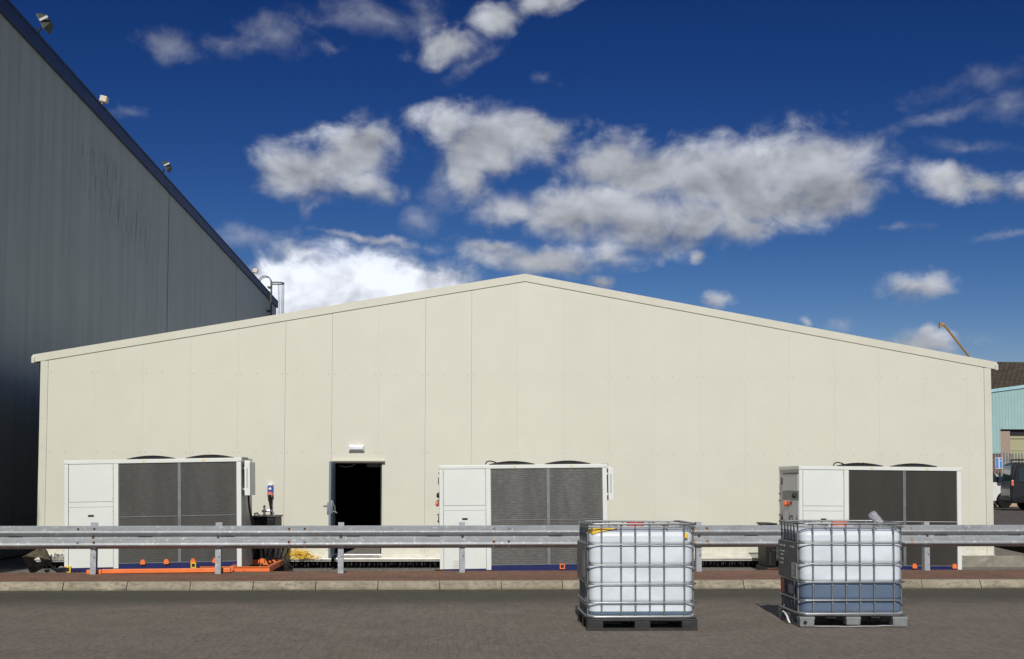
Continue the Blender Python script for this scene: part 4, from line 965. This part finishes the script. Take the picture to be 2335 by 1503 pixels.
m = MB(); m.box(.462, .498, -.515, -.508, 1.0, 1.055, bev=.003); m.build('yellow_tag', M_YEL, I1)
m = MB(); m.box(-.617, -.6145, -.32, -.10, .56, .84); m.build('smudged_label', mat('smudged_label_grey', (.27, .28, .28), .6, var=.2, scale=20), pl1)
I2, pl2 = make_ibc('caged white container on a grey pallet, filled to over a third with blue liquid', (4.615, 13.99, 0), -2.0, .503, M_LIQ, 'grey', M_REDOR)
m = MB(); m.box(-.617, -.6145, -.44, -.20, .53, .70); m.build('paper_label', M_PAPER, pl2)
m = MB()
for k in range(6): m.box(-.6185, -.6172, -.42, -.42 + rnd.uniform(.1, .19), .68 - k * .024, .685 - k * .024)
m.build('label_print', M_INK, pl2)
m = MB()
for y0, y1, z in ((.10, .36, .865), (.14, .34, .80), (.2, .33, .76), (.18, .35, .71), (.2, .34, .66), (-.3, -.12, .87)): m.box(-.617, -.6145, y0, y1, z, z + .018)
m.build('faded_print', M_PAPER, pl2)
m = MB(); m.box(-.590, -.586, .26, .42, .32, .48); m.build('red_placard', M_RED, I2); m = MB(); m.box(-.592, -.588, -.18, .04, .34, .44); m.build('faded_placard', mat('faded_placard', (.33, .30, .36), .6), I2)
m = MB(); m.tube([(-.62, .20, .11), (-.63, .05, .105), (-.64, -.08, .08), (-.64, -.14, .04), (-.63, -.17, .015)], .012, 6, flat=.5); m.build('white_strap', M_WHITE2, I2, smooth=True)
def clear():
    m = bpy.data.materials.new('clear_crumpled_plastic'); m.use_nodes = True; n = NG(m.node_tree); b = m.node_tree.nodes['Principled BSDF']
    t = n.n('ShaderNodeTexCoord').outputs['Object']; b.inputs['Base Color'].default_value = (.62, .60, .66, 1); b.inputs['Roughness'].default_value = .18; b.inputs['Transmission Weight'].default_value = .45; b.inputs['IOR'].default_value = 1.2
    f, _ = n.noise(t, 30, 4, .6); bu = n.n('ShaderNodeBump'); bu.inputs['Strength'].default_value = 1; bu.inputs['Distance'].default_value = .02; n.link(f, bu.inputs['Height']); n.link(bu.outputs[0], b.inputs['Normal']); return m
m = MB(); Mq = T(5.0, 13.72, 1.135) @ RZ(8) @ RY(-42)
m.lathe([(.03, .0), (.050, .02), (.047, .05), (.052, .08), (.046, .11), (.051, .14), (.045, .165), (.02, .175)], 12, Mq); pb = m.build('plastic_bottle', clear(), smooth=25)
tag(pb, 'crumpled clear plastic bottle leaning on the rim of the right container cage', 'bottle')

# ================================================================== yard, vehicles and buildings at the right, behind
mb = MB(); mb.poly([(12.4, 34.0, .12), (14.7, 33.0, .12), (13.5, 27.0, .12), (60, 27.0, .12), (60, 47, .53), (12.4, 47, .53), (12.4, 170, .53), (190, 170, .53), (190, 47, .53)], [(0, 1, 2, 3, 4, 5), (5, 4, 8, 7, 6)]); struct(mb.build('yard', M_TARM))
mb = MB()
def wseg(a, b, t=.14, z0=-.23, z1=.13):
    d = Vector((b[0] - a[0], b[1] - a[1], 0)).normalized(); n_ = Vector((-d.y, d.x, 0)) * t
    mb.poly([(a[0], a[1], z0), (b[0], b[1], z0), (b[0] + n_.x, b[1] + n_.y, z0), (a[0] + n_.x, a[1] + n_.y, z0), (a[0], a[1], z1), (b[0], b[1], z1), (b[0] + n_.x, b[1] + n_.y, z1), (a[0] + n_.x, a[1] + n_.y, z1)], [(0, 1, 5, 4), (1, 2, 6, 5), (2, 3, 7, 6), (3, 0, 4, 7), (4, 5, 6, 7)])
wseg((13.40, 26.9), (14.62, 33.1), -.14); wseg((13.55, 26.9), (40, 26.7))
tag(mb.build('retaining_wall', M_MOSS), 'low dark mossy retaining wall right of the cream building', 'low wall')
mb = MB(); mb.poly([(20, 55.5, .5), (45, 55.5, .5), (45, 55.9, .5), (20, 55.9, .5), (20, 55.5, .68), (45, 55.5, .68), (45, 55.9, .68), (20, 55.9, .68)], [(0, 1, 5, 4), (4, 5, 6, 7), (2, 3, 7, 6), (1, 2, 6, 5), (3, 0, 4, 7)]); struct(mb.build('far_kerb', mat('sandy_kerb', (.46, .34, .20), .9)))
def vehicle(name, label, loc, rz, paint, rack, L=4.9, Hh=1.90):
    v = thing(name, label, 'van', loc, (0, 0, rz)); h = L / 2; w_ = .93
    def arch(cx_): return [(cx_ - .40 * math.cos(R(a)), .30 + .40 * math.sin(R(a))) for a in range(0, 181, 20)]
    low = [(-h + .08, .30)] + arch(-h + .95) + arch(h - .92) + [(h - .06, .32)]
    up = [(h, .50), (h - .02, .85), (h - .18, 1.02), (h - .95, 1.16), (h - 1.55, Hh - .14), (h - 1.85, Hh - .02), (h - 2.3, Hh), (-h + .30, Hh), (-h + .13, Hh - .08), (-h + .05, 1.15), (-h + .0, .85), (-h + .02, .45)]
    pts = low + up; nn = len(pts)
    def wid(z): return w_ - max(0, z - 1.0) * .12
    vs = [(x, -wid(z), z) for x, z in pts] + [(x, wid(z), z) for x, z in pts]
    m = MB(); m.poly(vs, [list(range(nn)), list(range(2 * nn - 1, nn - 1, -1))] + [(i, (i + 1) % nn, nn + (i + 1) % nn, nn + i) for i in range(nn)]); m.build('body', paint, v, bev=.035)
    def sidewin(x0, x1, z0, z1, sg, cut=0):
        o = .006; return [(x0, sg * (wid(z0) + o), z0), (x1, sg * (wid(z0) + o), z0), (x1 - cut, sg * (wid(z1) + o), z1), (x0 + (.04 if cut == 0 else .02), sg * (wid(z1) + o), z1)]
    for sg in (-1, 1):
        for x0, x1, cut in ((-h + .32, -h + 1.25, 0), (-h + 1.38, -h + 2.45, 0), (h - 2.35, h - 1.10, .38)):
            m = MB(); m.poly(sidewin(x0, x1, 1.13, Hh - .20, sg, cut), [(0, 1, 2, 3)]); g_ = m.build('side_window', M_GLASS, v); s_ = g_.modifiers.new('s', 'SOLIDIFY'); s_.thickness = .006
        m = MB(); m.box(h - 1.30, h - 1.08, sg * (w_ + .02), sg * (w_ + .20), 1.10, 1.38, bev=.03); m.build('door_mirror', mat('mirror_shell', (.02, .025, .05), .35), v)
        for x in (-h + .95, h - .92):
            m = MB(); Mw = T(x, sg * (w_ - .12), .33) @ RX(90); m.lathe([(.22, -.11), (.32, -.11), (.345, -.07), (.345, .07), (.32, .11), (.22, .11)], 28, Mw); wh = m.build('wheel', M_RUBBER, v, smooth=40)
            m = MB(); m.lathe([(.0, -.07), (.215, -.085), (.22, -.06), (.22, .06), (.215, .085), (.05, .07)], 20, Mw); m.build('rim', M_STEELM, wh)
        m = MB(); m.box(-h + .06, -h + .15, sg * (w_ - .10), sg * (w_ + .004), .98, 1.20, bev=.015); m.build('tail_lamp', M_REDOR, v)
        m = MB(); m.box(h - .16, h - .0, sg * (w_ - .35), sg * (w_ + .004), .70, .88, bev=.02); m.build('headlight', M_CHROME, v)
        m = MB(); m.box(-h + 1.30, -h + 1.315, sg * (w_ + .001), sg * (w_ + .004), .40, 1.12); m.box(-h + 2.50, -h + 2.515, sg * (w_ + .001), sg * (w_ + .004), .40, 1.12); m.box(-h + 1.0, -h + 2.5, sg * (w_ + .001), sg * (w_ + .008), .95, .97); m.build('door_gap', M_BLACK, v, split=True)
    m = MB(); m.poly([(-h + .035, -.72, 1.17), (-h + .035, .72, 1.17), (-h + .11, .66, Hh - .14), (-h + .11, -.66, Hh - .14)], [(0, 3, 2, 1)]); g_ = m.build('rear_window', M_GLASS, v); g_.modifiers.new('s', 'SOLIDIFY').thickness = .01
    m = MB(); m.poly([(h - .99, -.78, 1.19), (h - .99, .78, 1.19), (h - 1.54, .72, Hh - .15), (h - 1.54, -.72, Hh - .15)], [(0, 1, 2, 3)]); g_ = m.build('windscreen', M_GLASS, v); g_.modifiers.new('s', 'SOLIDIFY').thickness = .012
    m = MB(); m.box(-h - .05, -h + .1, -.88, .88, .38, .58, bev=.03); m.box(h - .1, h + .05, -.88, .88, .36, .60, bev=.03); m.build('bumper', M_BLACK, v, split=True)
    if rack:
        m = MB()
        for sg in (-1, 1):
            m.tube([(-h + .35, sg * .68, Hh + .12), (h - 2.2, sg * .68, Hh + .12)], .022, 8)
            for x in (-h + .4, -h + 1.3, h - 2.3): m.tube([(x, sg * .68, Hh - .02), (x, sg * .68, Hh + .12)], .02, 6)
        for x in (-h + .4, -h + .9, -h + 1.4, -h + 1.9, h - 2.3): m.tube([(x, -.7, Hh + .13), (x, .7, Hh + .13)], .018, 6)
        m.build('roof_rack', M_BLACK, v)
    return v
vehicle('parked_van', 'black van with roof rack parked in the yard at the right edge', (24.97, 47.42, .53), -14, M_VANBLK, True)
vehicle('parked_van', 'white van mostly hidden behind the cream building and the black van', (23.2, 53.5, .53), 3, M_VANWHT, False)
# fences
def palisade(name, label, x0, x1, y, z0, z1, step, m_, cat='fence'):
    f = thing(name, label, cat, (x0, y, z0)); m = MB(); L = x1 - x0; H_ = z1 - z0; x = 0
    while x < L: m.prism([(x, .05), (x + step * .45, .05), (x + step * .45, H_ - .12), (x + step * .22, H_), (x, H_ - .12)], 0, .02, 'y'); x += step
    m.build('pales', m_, f); m = MB(); m.box(0, L, .021, .06, .4, .46); m.box(0, L, .021, .06, H_ - .45, H_ - .39); m.build('rail', m_, f)
    x = 0
    while x < L: MB().box(x, x + .1, .061, .16, 0, H_ - .1).build('post', m_, f); x += 2.75
    return f
palisade('palisade_fence', 'grey galvanised palisade fence in front of the turquoise building', 24.0, 42, 62, .5, 3.23, .16, M_STEELM)
palisade('dark_railing', 'low dark railing behind the white van', 22, 40, 58, .5, 2.18, .20, M_BLACK)
sg = thing('site_sign', 'small blue and white notice fixed on the palisade fence', 'sign', (28.86, 61.95, 2.36))
MB().box(-.19, .19, 0, .03, 0, .58).build('sign_board', M_PAPER, sg)
MB().box(-.17, -.03, -.006, -.001, .03, .55).build('sign_panel', mat('sign_blue', (.08, .25, .60), .5), sg); MB().box(.03, .17, -.006, -.001, .03, .40).build('sign_panel', mat('sign_blue', (.10, .28, .62), .5), sg)
MB().box(.03, .17, -.006, -.001, .43, .55).build('sign_panel', mat('sign_blue', (.10, .28, .62), .5), sg)
# turquoise shed
TB = thing('turquoise_shed', 'turquoise metal clad industrial shed with an olive roller shutter', 'building', (41.36, 90, .53)); mb = MB(); pr = []
W_ = 20; x = 0
def tz(x): return 7.95 + x * .135
while x < W_:
    for a, d in ((0, 0), (.14, 0), (.16, -.03), (.22, -.03), (.24, 0)):
        pr.append((x + a, d))
    x += .24
for i in range(len(pr) - 1):
    (xa, da), (xb, db) = pr[i], pr[i + 1]
    z0 = 3.3 if xa < .68 else 5.15
    if .66 < xa < .72: continue
    mb.poly([(xa, da, z0), (xb, db, z0), (xb, db, tz(xb)), (xa, da, tz(xa))], [(0, 1, 2, 3)])
mb.build('cladding', M_TURQ, TB)
mb = MB(); mb.prism([(-.15, tz(0) - .05), (W_, tz(W_) - .05), (W_, tz(W_) + .22), (-.15, tz(0) + .18)], -.12, .1, 'y'); mb.build('roof_edge', mat('pale_turquoise_trim', (.35, .58, .63), .5), TB)
mb = MB(); mb.box(0, .70, .05, .3, 0, 3.3); mb.build('brick_base', M_BRICKW, TB)
mb = MB(); mb.box(.70, 1.45, -.0, .5, 0, 5.0); mb.build('door_jamb', M_PILLAR, TB)
mb = MB(); mb.box(.70, 14, .3, .6, 4.75, 5.3); mb.build('door_lintel', M_BLACK, TB)
mb = MB(); z = 0
while z < 4.7: mb.box(1.45, 14, .5 - (.05 if int(z / .9) % 2 else 0), .6, z, z + .86); mb.box(1.45, 14, .42, .6, z + .862, z + .895); z += .9
mb.build('roller_shutter', M_SHUT, TB)
mb = MB(); mb.box(0.05, W_, .62, 25, 0, 8.0); mb.build('shed_body', M_TURQ, TB)
mb = MB(); mb.poly([(-.1, 0, tz(0) + .1), (W_, 0, tz(W_) + .1), (W_, 25, tz(W_) + .1), (-.1, 25, tz(0) + .1)], [(0, 1, 2, 3)]); mb.build('shed_roof', M_GREYP, TB)
# tiled roof building behind
BB = thing('brown_roof_building', 'building with a dark brown mossy tiled roof behind the turquoise shed', 'building', (38, 118, .53))
mb = MB(); mb.poly([(0, -1.2, 10.4), (40, -1.2, 10.4), (40, 6, 13.7), (0, 6, 13.7), (0, 13, 10.4), (40, 13, 10.4)], [(0, 1, 2, 3), (3, 2, 5, 4)]); rf = mb.build('roof', M_TILE, BB); rf.modifiers.new('s', 'SOLIDIFY').thickness = .25
mb = MB(); mb.prism([(0, 0), (0, 10.3), (6, 13.4), (12, 10.3), (12, 0)], .2, 39.8); mb.build('wall', M_BRICKW, BB); mb = MB(); mb.box(-.1, 40.1, -1.33, -1.2, 10.05, 10.25); mb.build('gutter', mat('red_brown_gutter', (.14, .045, .03), .6), BB)
# crane boom
K = thing('mobile_crane', 'yellow orange telescopic crane boom rising far behind the cream building', 'crane', (60.5, 150, .45))
d = Vector((-7.2, 0, 9.3)).normalized(); base = Vector((10.2, 0, 2.2)); 
tipx, tipz = 62.98 - 60.5, 21.2
tip = Vector((tipx, 0, tipz)); dirv = Vector((53, 0, -67)).normalized(); base = tip + dirv * ((tipz - 2.6) / -dirv.z)
for a, b, r_ in ((0, .45, .14), (.44, .8, .19), (.79, 1, .26)):
    p, q = tip.lerp(base, a), tip.lerp(base, b); MB().tube([p, q], r_, 4).build('boom_section', M_CRANE, K)
mb = MB(); mb.box(tip.x - .45, tip.x + .1, -.2, .2, tip.z - .25, tip.z + .1); mb.box(tip.x - .5, tip.x - .3, -.15, .15, tip.z - .6, tip.z - .2); mb.build('boom_head', M_CRANE, K)
mb = MB(); mb.box(base.x - 4, base.x + 3, -1.2, 1.2, .8, 1.5, bev=.1); mb.box(base.x - 1.2, base.x + 1.8, -1.1, 1.1, 1.51, 2.9, bev=.1); mb.build('carrier', M_CRANE, K)
mb = MB()
for x in (-3, -1.5, 1, 2.3):
    for sgn in (-1, 1): mb.lathe([(.35, -.15), (.5, -.15), (.55, 0), (.5, .15), (.35, .15)], 18, T(base.x + x, sgn * 1.15, .55) @ RX(90))
mb.build('wheel', M_RUBBER, K, split=True)
